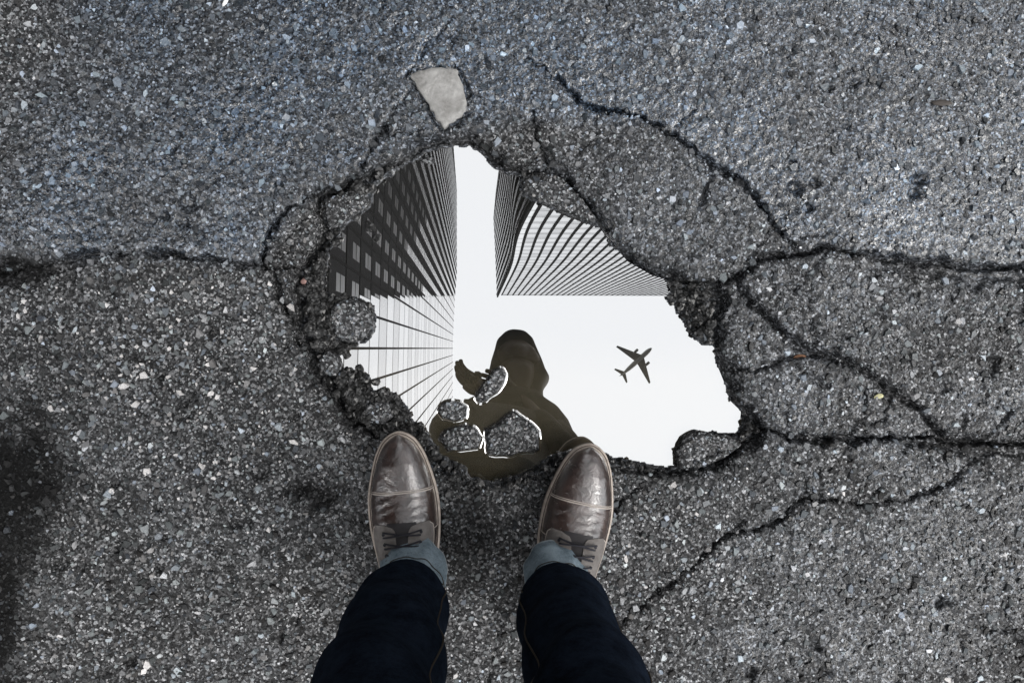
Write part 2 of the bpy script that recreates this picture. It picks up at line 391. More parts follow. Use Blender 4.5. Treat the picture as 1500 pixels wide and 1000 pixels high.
# pothole
in_r = inside(QX, QY, rimw); rl = np.vstack([rimw, rimw[:1]])
near = (GX > -.35) & (GX < .5) & (GY > -.28) & (GY < .38)
d_r = np.full(Z.shape, .5); bw = np.zeros(Z.shape); d_w = np.full(Z.shape, .5)
a_, b_ = seg_dist(QX[near], QY[near], rl, RIMW + RIMW[:1]); d_r[near] = a_; bw[near] = b_
wl = np.vstack([watw, watw[:1]])
SX, SY = GX + .45 * jx + .0022 * vnoise(GX, GY, 130, 71), GY + .45 * jy + .0022 * vnoise(GX, GY, 130, 72)
d_w[near] = seg_dist(SX[near], SY[near], wl)
in_w = inside(SX, SY, watw)
lump = fbm(GX, GY, 60, 81, 3)
t = d_r / (d_r + d_w + 1e-6)
ledge = np.maximum(-.012 - .016 * t + .015 * lump + .004 * vnoise(GX, GY, 120, 83) + .002 * vnoise(GX, GY, 260, 84), ZW + .0025)
wall = sstep(0, .007, d_r)
Z = np.where(in_r & ~in_w, Z * (1 - wall) + ledge * wall, Z)
k = np.clip(1.2 - d_r / (.0105 * np.clip(bw, .02, 2) * np.clip(wn, .4, 1.5)), 0, 1) ** .8 * (bw > .05)
tz = ZW + .003
Z = np.where(k > 0, np.minimum(Z, micro * (1 - k) + tz * np.minimum(1, k * np.clip(bw, 0, 1))), Z)
CM = np.maximum(CM, k)
Z -= np.where(~in_r, .004 * np.exp(-(d_r / .018) ** 2) * np.clip(bw, 0, 1), 0)
soft = ~in_r & (bw < .3) & near
Z = np.where(soft, Z - .012 * np.exp(-d_r / .02) * (1 - bw / .3), Z)
Z = np.where(in_w, ZW - .003 - np.minimum(.03, d_w * 1.5), np.maximum(Z, ZW + .0022))
# far-field falloff of relief at the patch border
edge = np.minimum.reduce([GX - gx[0], gx[-1] - GX, GY - gy[0], gy[-1] - GY]); ef = sstep(0, .03, edge); Z *= ef

def px_of(x, y): return 695 + x * 1000, 510 - y * 1000
PXg, PYg = px_of(GX, GY)
def wetness(px, py, x, y):
    nz = 60 * fbm(x, y, 6, 91, 3)
    line = np.interp(px, [0, 380, 460, 620, 790, 985, 1085, 1165, 1500], [372, 384, 282, 208, 170, 195, 262, 360, 385])
    w = sstep(25, -25, py - line + nz * .25)
    w *= np.clip(.75 + .55 * fbm(x, y, 9, 95, 3), 0, 1)
    w *= sstep(-40, 260, px + nz + .3 * py)
    right = sstep(940, 1120, px + nz) * np.clip(.45 + .6 * fbm(x, y, 14, 97, 3), 0, 1)
    left = .04 + .10 * np.clip(fbm(x, y, 14, 99, 2), 0, 1)
    plate = .42 * sstep(.0, .3, 1 - np.hypot((px - 960) / 230, (py - 290) / 140)) * np.clip(.8 + .5 * fbm(x, y, 16, 98, 3), 0, 1)
    return np.clip(np.maximum.reduce([w, right * .45, plate, left]), 0, 1)
def stain_and_shade(px, py, x, y):
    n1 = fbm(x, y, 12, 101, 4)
    s = sstep(.1, .7, 1.2 - np.hypot((px + 30) / 150, (py - 800) / 260) + .55 * n1) * .97  # tar mark on the left edge, enlarged to paint in the frame's dark border
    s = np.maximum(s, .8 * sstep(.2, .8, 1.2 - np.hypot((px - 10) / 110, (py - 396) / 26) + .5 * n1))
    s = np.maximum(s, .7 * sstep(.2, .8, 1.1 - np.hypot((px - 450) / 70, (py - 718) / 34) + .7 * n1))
    s = np.maximum(s, .6 * sstep(.2, .8, 1.1 - np.hypot((px - 690) / 60, (py - 790) / 110) + .7 * n1))  # darker patch between the boots
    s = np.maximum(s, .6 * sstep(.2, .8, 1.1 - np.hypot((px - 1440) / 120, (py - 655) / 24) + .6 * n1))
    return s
WETG = wetness(PXg, PYg, GX, GY); STG = stain_and_shade(PXg, PYg, GX, GY)
dirt = np.where(in_r & ~in_w, .7 + .5 * lump, 0)            # black silt left in the hole
left_edge = sstep(560, 480, PXg) * in_r
dirt = np.clip(np.where(in_r, dirt * (.55 + .6 * left_edge), 0), 0, .9)
STG = np.maximum(STG, dirt)
WETG = np.where(in_r, np.maximum(WETG, .35), WETG)
STG = np.maximum(STG, np.where(~in_r, np.exp(-d_r / .022) * np.clip(.45 + .45 * fbm(GX, GY, 40, 141, 3), 0, .8), 0))

PLATES = [
    [(378, 390), (386, 362), (397, 338), (420, 306), (455, 287), (466, 310), (474, 342), (462, 366), (440, 393)],
    [(1050, 430), (1080, 408), (1100, 440), (1130, 470), (1158, 496), (1180, 512), (1200, 519), (1130, 534), (1074, 546), (1061, 540), (1050, 482)],
    [(1061, 540), (1074, 546), (1130, 534), (1200, 519), (1258, 535), (1268, 568), (1266, 600), (1265, 640), (1210, 645), (1160, 640), (1122, 630), (1082, 592)],
    [(1268, 568), (1258, 535), (1290, 560), (1340, 595), (1372, 630), (1340, 640), (1265, 640), (1266, 600)],
    [(783, 160), (830, 127), (860, 155), (940, 170), (985, 195), (1030, 231), (1085, 265), (1110, 291), (1140, 336), (1166, 362), (1120, 377), (1090, 402), (1044, 420), (962, 401), (894, 345), (832, 266), (800, 235), (785, 200)],
    [(1080, 408), (1120, 377), (1160, 372), (1214, 362), (1330, 383), (1500, 392), (1700, 400), (1700, 660), (1500, 651), (1400, 647), (1372, 630), (1340, 595), (1290, 560), (1258, 535), (1180, 512), (1130, 470), (1100, 440)],
    [(1122, 630), (1210, 645), (1340, 640), (1450, 650), (1420, 680), (1350, 726), (1260, 738), (1180, 733), (1150, 760), (1070, 785), (1030, 811), (960, 872), (905, 915), (905, 736), (950, 692), (1000, 692), (1060, 676)],
]
cell = np.zeros((NX - 1, NY - 1), int)
cxm, cym = QX[:-1, :-1] + STEP / 2, QY[:-1, :-1] + STEP / 2
for i, pl in enumerate(PLATES):
    cell[inside(cxm, cym, PL(pl)) & (cell == 0)] = i + 1
idx = np.arange(NX * NY).reshape(NX, NY)
V = np.stack([GX, GY, Z], -1).reshape(-1, 3)
Q = np.stack([idx[:-1, :-1], idx[1:, :-1], idx[1:, 1:], idx[:-1, 1:]], -1)
def grid_object(name, sel, parent, outer=False):
    q = Q[sel].reshape(-1, 4); u, inv = np.unique(q, return_inverse=True)
    v = V[u]; l = inv.reshape(-1); tot = np.full(len(q), 4)
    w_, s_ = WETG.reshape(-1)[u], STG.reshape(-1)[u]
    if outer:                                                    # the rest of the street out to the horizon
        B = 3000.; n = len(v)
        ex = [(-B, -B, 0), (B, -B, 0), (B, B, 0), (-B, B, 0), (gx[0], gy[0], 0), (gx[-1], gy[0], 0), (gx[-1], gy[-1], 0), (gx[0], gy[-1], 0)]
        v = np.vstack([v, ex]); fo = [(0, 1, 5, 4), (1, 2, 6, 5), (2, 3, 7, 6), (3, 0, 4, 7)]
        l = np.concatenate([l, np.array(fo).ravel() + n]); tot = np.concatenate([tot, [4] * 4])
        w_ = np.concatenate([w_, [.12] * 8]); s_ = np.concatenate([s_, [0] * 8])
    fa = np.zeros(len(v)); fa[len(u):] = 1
    return mesh_np(name, v, l, tot, M['asphalt'], parent, True, {'wet': w_, 'stain_shade': s_, 'far': fa})
ground = tag(grid_object('ground', cell == 0, None, True), kind='structure')
for i in range(len(PLATES)): grid_object('asphalt_plate', cell == i + 1, ground)

# aggregate in the asphalt: chips set in the binder, each a faceted stone
def hsample(A, x, y):
    i = np.clip(((x - X0) / STEP).round().astype(int), 0, NX - 1); j = np.clip(((y - Y0) / STEP).round().astype(int), 0, NY - 1)
    return A[i, j]
def stones(x, y, z, r, h, K=6, seed=3):
    """flat-topped irregular chips: K-gon base ring and a smaller tilted top ring"""
    g = np.random.default_rng(seed); n = len(x)
    th = (np.arange(K)[None] + g.uniform(-.42, .42, (n, K))) * 2 * np.pi / K + g.uniform(0, 6.28, (n, 1))
    rr = r[:, None] * g.uniform(.55, 1.2, (n, K))
    asp = g.uniform(.6, 1., (n, 1)); ph = g.uniform(0, 3.14, (n, 1))
    ux, uy = np.cos(th) * rr, np.sin(th) * rr * asp
    bx, by = ux * np.cos(ph) - uy * np.sin(ph), ux * np.sin(ph) + uy * np.cos(ph)
    tx_, ty_ = g.normal(0, .12, (n, 1)), g.normal(0, .12, (n, 1))
    base = np.stack([x[:, None] + bx, y[:, None] + by, np.repeat((z - .002)[:, None], K, 1)], -1)
    s = g.uniform(.55, .85, (n, 1))
    top = np.stack([x[:, None] + bx * s, y[:, None] + by * s, z[:, None] + h[:, None] + (bx * tx_ + by * ty_)], -1)
    v = np.concatenate([base, top], 1).reshape(-1, 3)
    o = (np.arange(n) * 2 * K)[:, None]
    k = np.arange(K); k1 = (k + 1) % K
    side = np.stack([k, k1, k1 + K, k + K], -1).reshape(-1)[None] + o
    topf = (k + K)[None] + o
    loops = np.concatenate([side.reshape(n, -1), topf], 1).reshape(-1)
    tot = np.tile([4] * K + [K], n)
    return v, loops, tot
SP = .0060
ax_, ay_ = np.meshgrid(np.arange(X0 + .01, X1 - .01, SP), np.arange(Y0 + .01, Y1 - .01, SP), indexing='ij')
ax_ = ax_.ravel() + rng.uniform(-.55, .55, ax_.size) * SP; ay_ = ay_.ravel() + rng.uniform(-.55, .55, ay_.size) * SP
keep = (hsample(CM, ax_, ay_) < .4) & ~(hsample(in_w, ax_, ay_)) & (rng.random(ax_.size) < .86)
keep &= (hsample(d_w, ax_, ay_) > .004) & ~(inside(ax_, ay_, PL([(600, 104), (640, 98), (668, 100), (684, 150), (682, 166), (650, 188)])))
ax_, ay_ = ax_[keep], ay_[keep]; na = len(ax_)
rr_ = np.clip(rng.lognormal(math.log(.0025), .60, na), .0010, .0085)
tone = rng.beta(1.1, 2.2, na) + .24 * fbm(ax_, ay_, 34, 131, 3) + .10 * fbm(ax_, ay_, 9, 135, 2); tone = np.clip(np.where(rng.random(na) < .022, rng.uniform(.8, 1, na), tone), 0, 1)
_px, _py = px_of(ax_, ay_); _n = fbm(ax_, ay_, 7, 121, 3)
dry_lit = sstep(.1, .9, 1.25 - np.hypot((_px - 330) / 330, (_py - 540) / 210) + .5 * _n)                  # dry patch; the brighter middle of the frame painted into its chips
dry_lit = np.maximum(dry_lit, .6 * sstep(.1, .9, 1.1 - np.hypot((_px - 980) / 190, (_py - 780) / 120) + .5 * _n))
tone = np.clip(tone + .24 * dry_lit - .10 * sstep(1000, 1200, _px + 120 * _n) * (tone < .8) - .07 * sstep(820, 960, _py + 100 * _n) * (tone < .8), 0, 1)  # right side darker as wet asphalt; bottom darkening paints in the frame's falloff
hh = rr_ * rng.uniform(.05, .5, na) + .0003
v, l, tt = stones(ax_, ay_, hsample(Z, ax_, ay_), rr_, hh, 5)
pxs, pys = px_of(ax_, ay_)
agg = mesh_np('aggregate', v, l, tt, M['stone'], ground, False, {'tone': np.repeat(tone, 10), 'wet': np.repeat(hsample(WETG, ax_, ay_), 10), 'stain_shade': np.repeat(hsample(STG, ax_, ay_), 10)})
tag(agg, kind='stuff')
# the largest pale chips, one by one
BIG = [(172, 120, 11), (300, 178, 8), (266, 153, 7), (190, 122, 6), (190, 188, 5), (965, 130, 9), (945, 130, 7), (1237, 45, 8), (1480, 107, 8), (1276, 278, 8), (1244, 276, 8), (1237, 193, 7), (1415, 190, 8),
       (1345, 345, 8), (1330, 222, 8), (1420, 225, 8), (1280, 200, 5), (1365, 140, 7), (1144, 658, 8), (1092, 808, 9), (1127, 802, 8), (1042, 820, 8), (1208, 798, 10), (1218, 812, 8), (1222, 661, 6), (1194, 695, 8), (1015, 865, 9),
       (1320, 900, 9), (1370, 898, 8), (1375, 928, 8), (1385, 950, 9), (1172, 970, 9), (1168, 958, 6), (1475, 895, 8), (1440, 810, 8), (1350, 865, 8), (1205, 932, 7), (1110, 790, 7), (1030, 935, 6), (1262, 930, 6),
       (40, 855, 6), (98, 896, 8), (325, 908, 9), (130, 890, 7), (48, 915, 7), (232, 785, 8), (250, 790, 7), (290, 690, 9), (318, 725, 8), (138, 535, 7), (170, 495, 7), (298, 515, 8), (195, 397, 8), (112, 396, 7), (400, 505, 6), (130, 560, 8),
       (370, 398, 7), (215, 440, 6), (430, 870, 8), (690, 905, 9), (705, 990, 7), (755, 900, 7), (1410, 470, 8), (1375, 545, 9), (1372, 470, 8), (1180, 390, 8), (1320, 480, 6), (1335, 800, 8), (1290, 830, 7), (1390, 990, 8)]
bp = [(P(a, b)[0], P(a, b)[1], r * .001) for a, b, r in BIG]
while len(bp) < 290:
    q = P(random.uniform(10, 1490), random.uniform(10, 990)); x, y = np.array([q[0]]), np.array([q[1]])
    if hsample(CM, x, y)[0] > .05 or hsample(in_r, x, y)[0] or (530 < px_of(q[0], 0)[0] < 910 and px_of(0, q[1])[1] > 620) or (560 < px_of(q[0], 0)[0] < 700 and 80 < px_of(0, q[1])[1] < 200): continue
    bp.append((q[0], q[1], random.uniform(.0038, .0058)))
shapes = []
for i in range(9):
    v, l, tt = stones(np.zeros(1), np.zeros(1), np.zeros(1), np.ones(1), np.full(1, .32), 7, 300 + i)
    v[:, 2] = np.where(v[:, 2] < 0, -.35, v[:, 2])
    me = bpy.data.meshes.new('aggregate_stone'); f = []; p0 = 0
    for q in tt: f.append(tuple(l[p0:p0 + q])); p0 += q
    me.from_pydata([tuple(p) for p in v], [], f); me.materials.append(M['stone_big']); shapes.append(me)
for i, (x, y, r) in enumerate(bp):
    o = link(bpy.data.objects.new('aggregate_stone', shapes[i % 9]), ground)
    o.location = (x, y, float(hsample(Z, np.array([x]), np.array([y]))[0])); o.scale = (r, r * random.uniform(.75, 1.1), .0045); o.rotation_euler = (0, 0, random.uniform(0, 6.28))

# water in the hole
water = mesh('puddle_water', [(p[0], p[1], ZW) for p in rimw], [tuple(range(len(rimw)))[::-1]], M['water'])
if water.data.polygons[0].normal.z < 0: water.data.flip_normals()
tag(water, kind='structure')

# rubble along the broken rim
ICO = None
def ico():
    import bmesh
    b = bmesh.new(); bmesh.ops.create_icosphere(b, subdivisions=1, radius=1); v = np.array([q.co[:] for q in b.verts]); f = np.array([[w.index for w in q.verts] for q in b.faces]); b.free(); return v, f
IV, IF = ico()
cand = np.argwhere(in_r & ~in_w & (d_w > .003) & (k < .45))
SLABS = ([(986, 686), (986, 655), (1000, 636), (1020, 626), (1084, 640), (1060, 672)], [(758, 260), (822, 258), (876, 324), (830, 320), (764, 290)], [(474, 290), (544, 282), (546, 302), (484, 344)], [(482, 445), (520, 434), (554, 470), (540, 500), (495, 504)], [(530, 586), (578, 586), (582, 610), (545, 624)], [(468, 514), (500, 518), (500, 550), (470, 550)])
_in = np.zeros(len(cand), bool)
for q_ in SLABS: _in |= inside(gx[cand[:, 0]], gy[cand[:, 1]], PL(q_, -.02))
cand = cand[~_in | (rng.random(len(cand)) < .06)]
wgt = 1. + 2.2 * (PXg[cand[:, 0], cand[:, 1]] < 620)
pk = cand[rng.choice(len(cand), 4200, p=wgt / wgt.sum())]
rx, ry = gx[pk[:, 0]] + rng.uniform(-1, 1, 4200) * .0013, gy[pk[:, 1]] + rng.uniform(-1, 1, 4200) * .0013
# crumbs scattered outside the rim too
rr2 = np.clip(rng.lognormal(math.log(.0029), .48, 4200), .0012, .0085)
rz = hsample(Z, rx, ry) + rr2 * .25
rv = IV[None] * (rr2[:, None, None] * rng.uniform(.6, 1.25, (4200, len(IV), 1))) * np.stack([rng.uniform(.8, 1.3, 4200), rng.uniform(.7, 1.1, 4200), rng.uniform(.5, .9, 4200)], -1)[:, None, :]
a = rng.uniform(0, 6.28, 4200); ca, sa = np.cos(a)[:, None], np.sin(a)[:, None]
rv = np.stack([rv[..., 0] * ca - rv[..., 1] * sa + rx[:, None], rv[..., 0] * sa + rv[..., 1] * ca + ry[:, None], rv[..., 2] + rz[:, None]], -1)
loops = (IF[None] + (np.arange(4200) * len(IV))[:, None, None]).reshape(-1)
rub = mesh_np('rubble', rv.reshape(-1, 3), loops, np.full(4200 * len(IF), 3), M['rubble'])
tag(rub, 'dark wet asphalt crumbs strewn along the broken pothole rim', 'rubble', kind='stuff')

rock_meshes = []
def rock_mesh(seed):
    g = np.random.default_rng(seed)
    import bmesh
    b = bmesh.new(); bmesh.ops.create_icosphere(b, subdivisions=2, radius=1)
    for q in b.verts:
        c = np.array(q.co[:]); s = 1 + .22 * math.sin(3 * c[0] + seed) * math.cos(2.5 * c[1] + 2 * seed) + g.uniform(-.1, .1); q.co = q.co * s
    me = bpy.data.meshes.new('rubble_stone'); b.to_mesh(me); b.free(); me.materials.append(M['rubble']); return me
rock_meshes = [rock_mesh(i) for i in range(7)]
ROCKS = [(452, 330, 7), (492, 352, 8), (445, 425, 9), (462, 452, 8), (452, 480, 8), (470, 505, 9), (478, 540, 9), (460, 415, 7), (478, 470, 8), (500, 560, 10), (520, 585, 9), (535, 600, 9), (555, 590, 10), (575, 600, 9), (548, 560, 7),
         (560, 575, 8), (505, 520, 6), (600, 628, 8), (618, 640, 9), (640, 672, 8), (655, 690, 7), (668, 700, 6), (630, 660, 7), (540, 330, 8), (550, 347, 7), (520, 315, 7), (580, 585, 6), (590, 612, 8), (525, 540, 6), (470, 395, 7), (480, 560, 8), (512, 605, 8),
         (1002, 436, 7), (1030, 450, 8), (1040, 475, 8), (1022, 488, 6), (1038, 430, 6)]
for i, (a_, b_, r) in enumerate(ROCKS):
    q = P(a_, b_, -.015); r *= .001
    o = link(bpy.data.objects.new('rubble_stone', rock_meshes[i % 7])); z = max(ZW, float(hsample(Z, q[:1], q[1:2])[0]))
    o.location = (q[0], q[1], z + r * .3); o.scale = (r * random.uniform(.9, 1.25), r * random.uniform(.75, 1), r * .7); o.rotation_euler = (random.uniform(-.3, .3), random.uniform(-.3, .3), random.uniform(0, 6))
    if a_ > 900: tag(o, 'black wet crumb of asphalt in the right corner of the pothole', 'stone', 'crumbs in the right corner of the pothole')
    else: tag(o, 'black wet crumb of asphalt in the rubble along the pothole\'s left edge', 'stone', 'larger crumbs along the pothole left edge')

# chunks of asphalt that rise out of the water
def chunk(poly, top, label, seed, men=True, slope=(0, 0), flat=.8):
    g = np.random.default_rng(seed)
    w = PL(poly, ZW); n = 44
    c = w.mean(0); cl = np.vstack([w, w[:1]]); sg = np.hypot(*np.diff(cl, axis=0).T); cs = np.concatenate([[0], np.cumsum(sg)])
    tt_ = np.linspace(0, cs[-1], n, endpoint=False); b = np.stack([np.interp(tt_, cs, cl[:, 0]), np.interp(tt_, cs, cl[:, 1])], -1)
    b += np.stack([fbm(b[:, 0], b[:, 1], 120, seed, 2), fbm(b[:, 0], b[:, 1], 120, seed + 5, 2)], -1) * .0016
    area = np.sum(b[:, 0] * np.roll(b[:, 1], -1) - np.roll(b[:, 0], -1) * b[:, 1])
    if area < 0: b = b[::-1]
    rho = [1.12, 1.0, .965, flat + .1, flat, flat * .75, flat * .5, flat * .25]; hz = [-.02, 0, top * .45, top * .8, top, top * 1.05, top * 1.06, top * 1.06]
    rings = []
    for r_, h_ in zip(rho, hz):
        q = c + (b - c) * r_
        nz = (.0018 * fbm(q[:, 0], q[:, 1], 130, seed + 9, 3) + .0012 * vnoise(q[:, 0], q[:, 1], 300, seed)) * (r_ < .99)
        rings.append([(x, y, ZW + h_ + z + (slope[0] * (x - c[0]) + slope[1] * (y - c[1])) * (r_ < .99)) for (x, y), z in zip(q, nz)])
    mb = MB().loft(rings, cap=True)
    o = mb.build('asphalt_chunk', M['asphalt'], None, True)
    for nm, val in (('wet', .1), ('stain_shade', .0)):
        at = o.data.attributes.new(nm, 'FLOAT', 'POINT'); at.data.foreach_set('value', np.full(len(o.data.vertices), val, np.float32))
    tag(o, label, 'asphalt chunk')
    A = abs(area) / 2; ns = int(A / 3.4e-5)
    th = g.integers(0, n, ns); rh = np.sqrt(g.random(ns)) * (flat + .08)
    q = c + (b[th] - c) * rh[:, None] + g.uniform(-.001, .001, (ns, 2))
    zz = ZW + np.interp(rh, rho[::-1], hz[::-1]) + slope[0] * (q[:, 0] - c[0]) + slope[1] * (q[:, 1] - c[1])
    r2 = np.clip(g.lognormal(math.log(.0023), .4, ns), .0011, .0045)
    v, l, t2 = stones(q[:, 0], q[:, 1], zz, r2, r2 * g.uniform(.1, .4, ns), 6, seed)
    tn = np.clip(g.beta(1.8, 2.8, ns) + .12, 0, 1)
    s = mesh_np('aggregate', v, l, t2, M['stone'], o, False, {'tone': np.repeat(tn, 12), 'wet': np.full(ns * 12, .1), 'stain_shade': np.full(ns * 12, .0)}); tag(s, kind='stuff')
    if men:                                                   # water drawn up against the chunk
        nv = np.roll(b, -1, 0) - np.roll(b, 1, 0); nv = np.stack([nv[:, 1], -nv[:, 0]], -1); nv /= np.linalg.norm(nv, axis=1)[:, None]
        nv = (nv + np.roll(nv, 1, 0) + np.roll(nv, -1, 0)) / 3
        wv = g.uniform(.8, 1.25, (n, 1)); wv = (wv + np.roll(wv, 1, 0) + np.roll(wv, -1, 0)) / 3
        rg = [[(x, y, ZW + h_) for x, y in b + nv * o_ * wv] for o_, h_ in ((-.001, .0019), (.0005, .0011), (.0012, .0006), (.0021, .00022), (.0029, .00003), (.0034, -.0002))]
        MB().loft(rg[::-1], cap=False).build('meniscus', M['water'], water, True)
    return o
chunk([(696, 584), (700, 574), (712, 558), (724, 542), (736, 537), (742, 548), (738, 562), (726, 577), (712, 588), (702, 590)], .010, 'small oblong asphalt chunk standing in water beside the reflected head', 11)
chunk([(710, 628), (730, 618), (742, 606), (752, 601), (766, 610), (784, 624), (791, 634), (789, 660), (764, 663), (744, 668), (714, 666)], .012, 'five-sided asphalt chunk with pale waterline between the boots', 12)
chunk([(643, 642), (652, 630), (668, 624), (684, 621), (699, 628), (706, 642), (702, 655), (680, 660), (655, 660)], .010, 'rounded grey asphalt chunk just left of the five-sided one', 13)
chunk([(641, 602), (646, 592), (660, 586), (674, 588), (685, 597), (682, 612), (664, 616), (650, 612)], .007, 'smallest wet asphalt chunk above the rounded one in water', 14)
chunk([(486, 450), (498, 440), (518, 438), (536, 442), (546, 458), (551, 478), (540, 496), (520, 503), (500, 500), (488, 486), (483, 466)], .024, 'knobbly asphalt lump at the left edge of the puddle', 15, False)
chunk([(990, 682), (988, 660), (998, 640), (1016, 630), (1044, 634), (1074, 638), (1082, 650), (1060, 668), (1030, 680), (1005, 688)], .021, 'flat grey asphalt slab at the lower right edge of the puddle', 16, False, flat=.9)
chunk([(762, 262), (790, 254), (820, 262), (848, 290), (872, 322), (866, 327), (832, 315), (806, 303), (784, 292), (766, 286)], .021, 'thin grey asphalt slab under the upper right rim of the puddle', 17, False, flat=.9)
chunk([(480, 292), (510, 284), (540, 284), (544, 300), (526, 314), (506, 328), (484, 340), (476, 318)], .024, 'broken asphalt slab in the upper left corner of the pothole', 18, False, flat=.85)
chunk([(470, 520), (484, 512), (498, 522), (502, 540), (494, 552), (476, 548), (466, 534)], .026, 'dark asphalt lump under the knobbly one in the left rubble', 19, False)
chunk([(534, 592), (556, 584), (574, 590), (580, 608), (566, 622), (544, 618), (532, 606)], .026, 'grey asphalt lump right above the toe of the left boot', 20, False)
chunk([(616, 236), (624, 228), (636, 230), (638, 238), (628, 242)], .004, 'tiny asphalt crumb standing in water at the top rim', 21, False)
# waterline along the near shore
sh = PL([(646, 672), (672, 690), (684, 700), (704, 705), (720, 709), (738, 703), (760, 696), (782, 685), (804, 669), (830, 663), (850, 657)], ZW)
tq = np.linspace(0, len(sh) - 1, 70); sx, sy = np.interp(tq, range(len(sh)), sh[:, 0]), np.interp(tq, range(len(sh)), sh[:, 1])
sx += .0018 * fbm(sx, sy, 90, 5, 3); sy += .0022 * fbm(sx, sy, 90, 6, 3)
tx, ty = np.gradient(sx), np.gradient(sy); L_ = np.hypot(tx, ty); nx_, ny_ = -ty / L_, tx / L_
rg = [[(x, y, ZW + h_) for x, y in zip(sx + nx_ * o_, sy + ny_ * o_)] for o_, h_ in ((-.002, .0026), (.0, .0014), (.001, .0008), (.002, .0003), (.003, .00004), (.0036, -.0002))]
MB().loft(rg[::-1], cap=False, closed=False).build('meniscus', M['water'], water, True)

# ------------------------------------------------------------------ small things lying on the street
def flat_stone():
    pl = [(600, 112), (612, 103), (640, 100), (668, 101), (676, 118), (683, 148), (682, 162), (668, 176), (650, 187), (638, 172), (624, 148)]
    w = PL(pl); c = w.mean(0)
    n = N('pale_layered_stone'); v = n.coord()
    wv = n.n('ShaderNodeTexWave', wave_type='RINGS', rings_direction='Z'); wv.inputs['Scale'].default_value = 30; wv.inputs['Distortion'].default_value = 5; wv.inputs['Detail'].default_value = 4; wv.inputs['Detail Scale'].default_value = 1.4
    n.set(wv.inputs['Vector'], v)
    c1 = n.mix(wv.outputs['Fac'], (.29, .286, .277), (.32, .316, .307))
    c1 = n.mix(1, c1, n.ramp(n.noise(90, 5, .65, v), [(.3, .7), (.7, 1.15)]), 'MULTIPLY')
    c1 = n.mix(n.ramp(n.noise(26, 4, .7, v), [(.5, 0), (.68, .8)]), c1, (.13, .125, .118))
    n.pbsdf(Base_Color=c1, Roughness=.75, Normal=n.bump(n.math('ADD', n.math('MULTIPLY', wv.outputs['Fac'], .3), n.math('MULTIPLY', n.noise(110, 6, .7, v), 2.5)), .5, .0016))
    b = []
    for k in range(len(w)):
        p, q = w[k], w[(k + 1) % len(w)]
        for t_ in (0, .25, .5, .75): b.append(p + (q - p) * t_ + np.random.default_rng(k * 9 + int(t_ * 4)).uniform(-.0017, .0017, 2))
    b = np.array(b)[::-1] - c
    rings = []
    for s_, z_ in ((1.02, -.008), (1., .0015), (.965, .0036), (.8, .0044), (.5, .005), (.2, .0052)):
        q = b * s_; rings.append([(x, y, z_ + (.0008 * float(vnoise(np.array(x), np.array(y), 60, 8)) if z_ > .002 else 0)) for x, y in q])
    o = MB().loft(rings).build('flat_stone', n.m, None, True); o.location = (c[0], c[1], float(hsample(Z, np.array([c[0]]), np.array([c[1]]))[0]) - .001)
    tag(o, 'pale flat tapering stone with faint rings set in the asphalt', 'stone')
flat_stone()
def scrap(px, py, l_, w_, rot, col, name, label, cat, th=.0012):
    n = mat_simple(name + '_surface', col, .7, nscale=300, namp=.2)
    p = P(px, py); g = np.random.default_rng(int(px))
    pts = [(math.cos(a) * l_ * g.uniform(.8, 1.1), math.sin(a) * w_ * g.uniform(.75, 1.1)) for a in np.linspace(0, 2 * math.pi, 9)[:-1]]
    rings = [[(x * s_, y * s_, z_ + .0012 * math.sin(x / l_ * 2.)) for x, y in pts] for s_, z_ in ((.9, 0), (1, th * .5), (.92, th), (.4, th * 1.15))]
    o = MB().loft(rings).build(name, n, None, True); o.rotation_euler = (0, 0, rot)
    o.location = (p[0], p[1], float(hsample(Z, p[:1], p[1:2])[0]) + .0012); tag(o, label, cat)
scrap(330, 4, .009, .0035, 1.0, (.75, .76, .76), 'paper_scrap', 'small white scrap at the very top edge of the street', 'scrap')
scrap(1175, 523, .010, .0045, .1, (.22, .11, .06), 'dead_leaf', 'small rust-brown leaf fragment in the crack right of the puddle', 'leaf')
scrap(1286, 580, .008, .0040, .2, (.5, .48, .28), 'dry_leaf', 'pale yellow leaf fragment on the small cracked plate at right', 'leaf')
scrap(441, 410, .006, .005, .4, (.32, .2, .18), 'pink_pebble', 'pinkish pebble in the rubble at the left rim of the pothole', 'pebble', .004)
scrap(1378, 152, .018, .005, -.05, (.05, .042, .037), 'bark_sliver', 'dark brown sliver lying on the upper right street surface', 'sliver', .003)

# ------------------------------------------------------------------ towers, seen only in the puddle
HT = 200.0; PH = 2 * ZW - HT
def roofx(px): return float(P(px, 510, PH)[0])
def roofy(py): return float(P(695, py, PH)[1])
M['pale'] = mat_simple('pale_metal_panel', (.76, .76, .77), .22, 1.0, nscale=.35, namp=.05)
M['pale2'] = mat_simple('grey_metal_panel', (.56, .56, .57), .25, 1.0, nscale=.35, namp=.06)
M['white'] = mat_simple('white_panel', (.92, .92, .92), .2, 1.0)
M['pier'] = mat_simple('black_pier', (.012, .012, .013), .95, spec=.03)
M['darkwall'] = mat_simple('dark_panel', (.022, .022, .024), .95, nscale=.5, spec=.03)
M['darkwin'] = mat_simple('dim_window', (.022, .022, .025), .3, 1.0, nscale=.5, namp=.8)
M['core'] = mat_simple('tower_core', (.02, .02, .02), .95, spec=.03)
FH = 4.0
wpoly = np.array(WATER, float)
def seen_px(corners):
    c = np.array(corners); c[:, 2] = 2 * ZW - c[:, 2]; x, y = PIX(c)
    cx, cy = x.mean(), y.mean()
    return bool(inside(np.array([cx]), np.array([cy]), wpoly)[0]), min(np.ptp(x), np.ptp(y))
def bow(z): return -.75 * math.exp(-((z - 86) / 26.) ** 2)
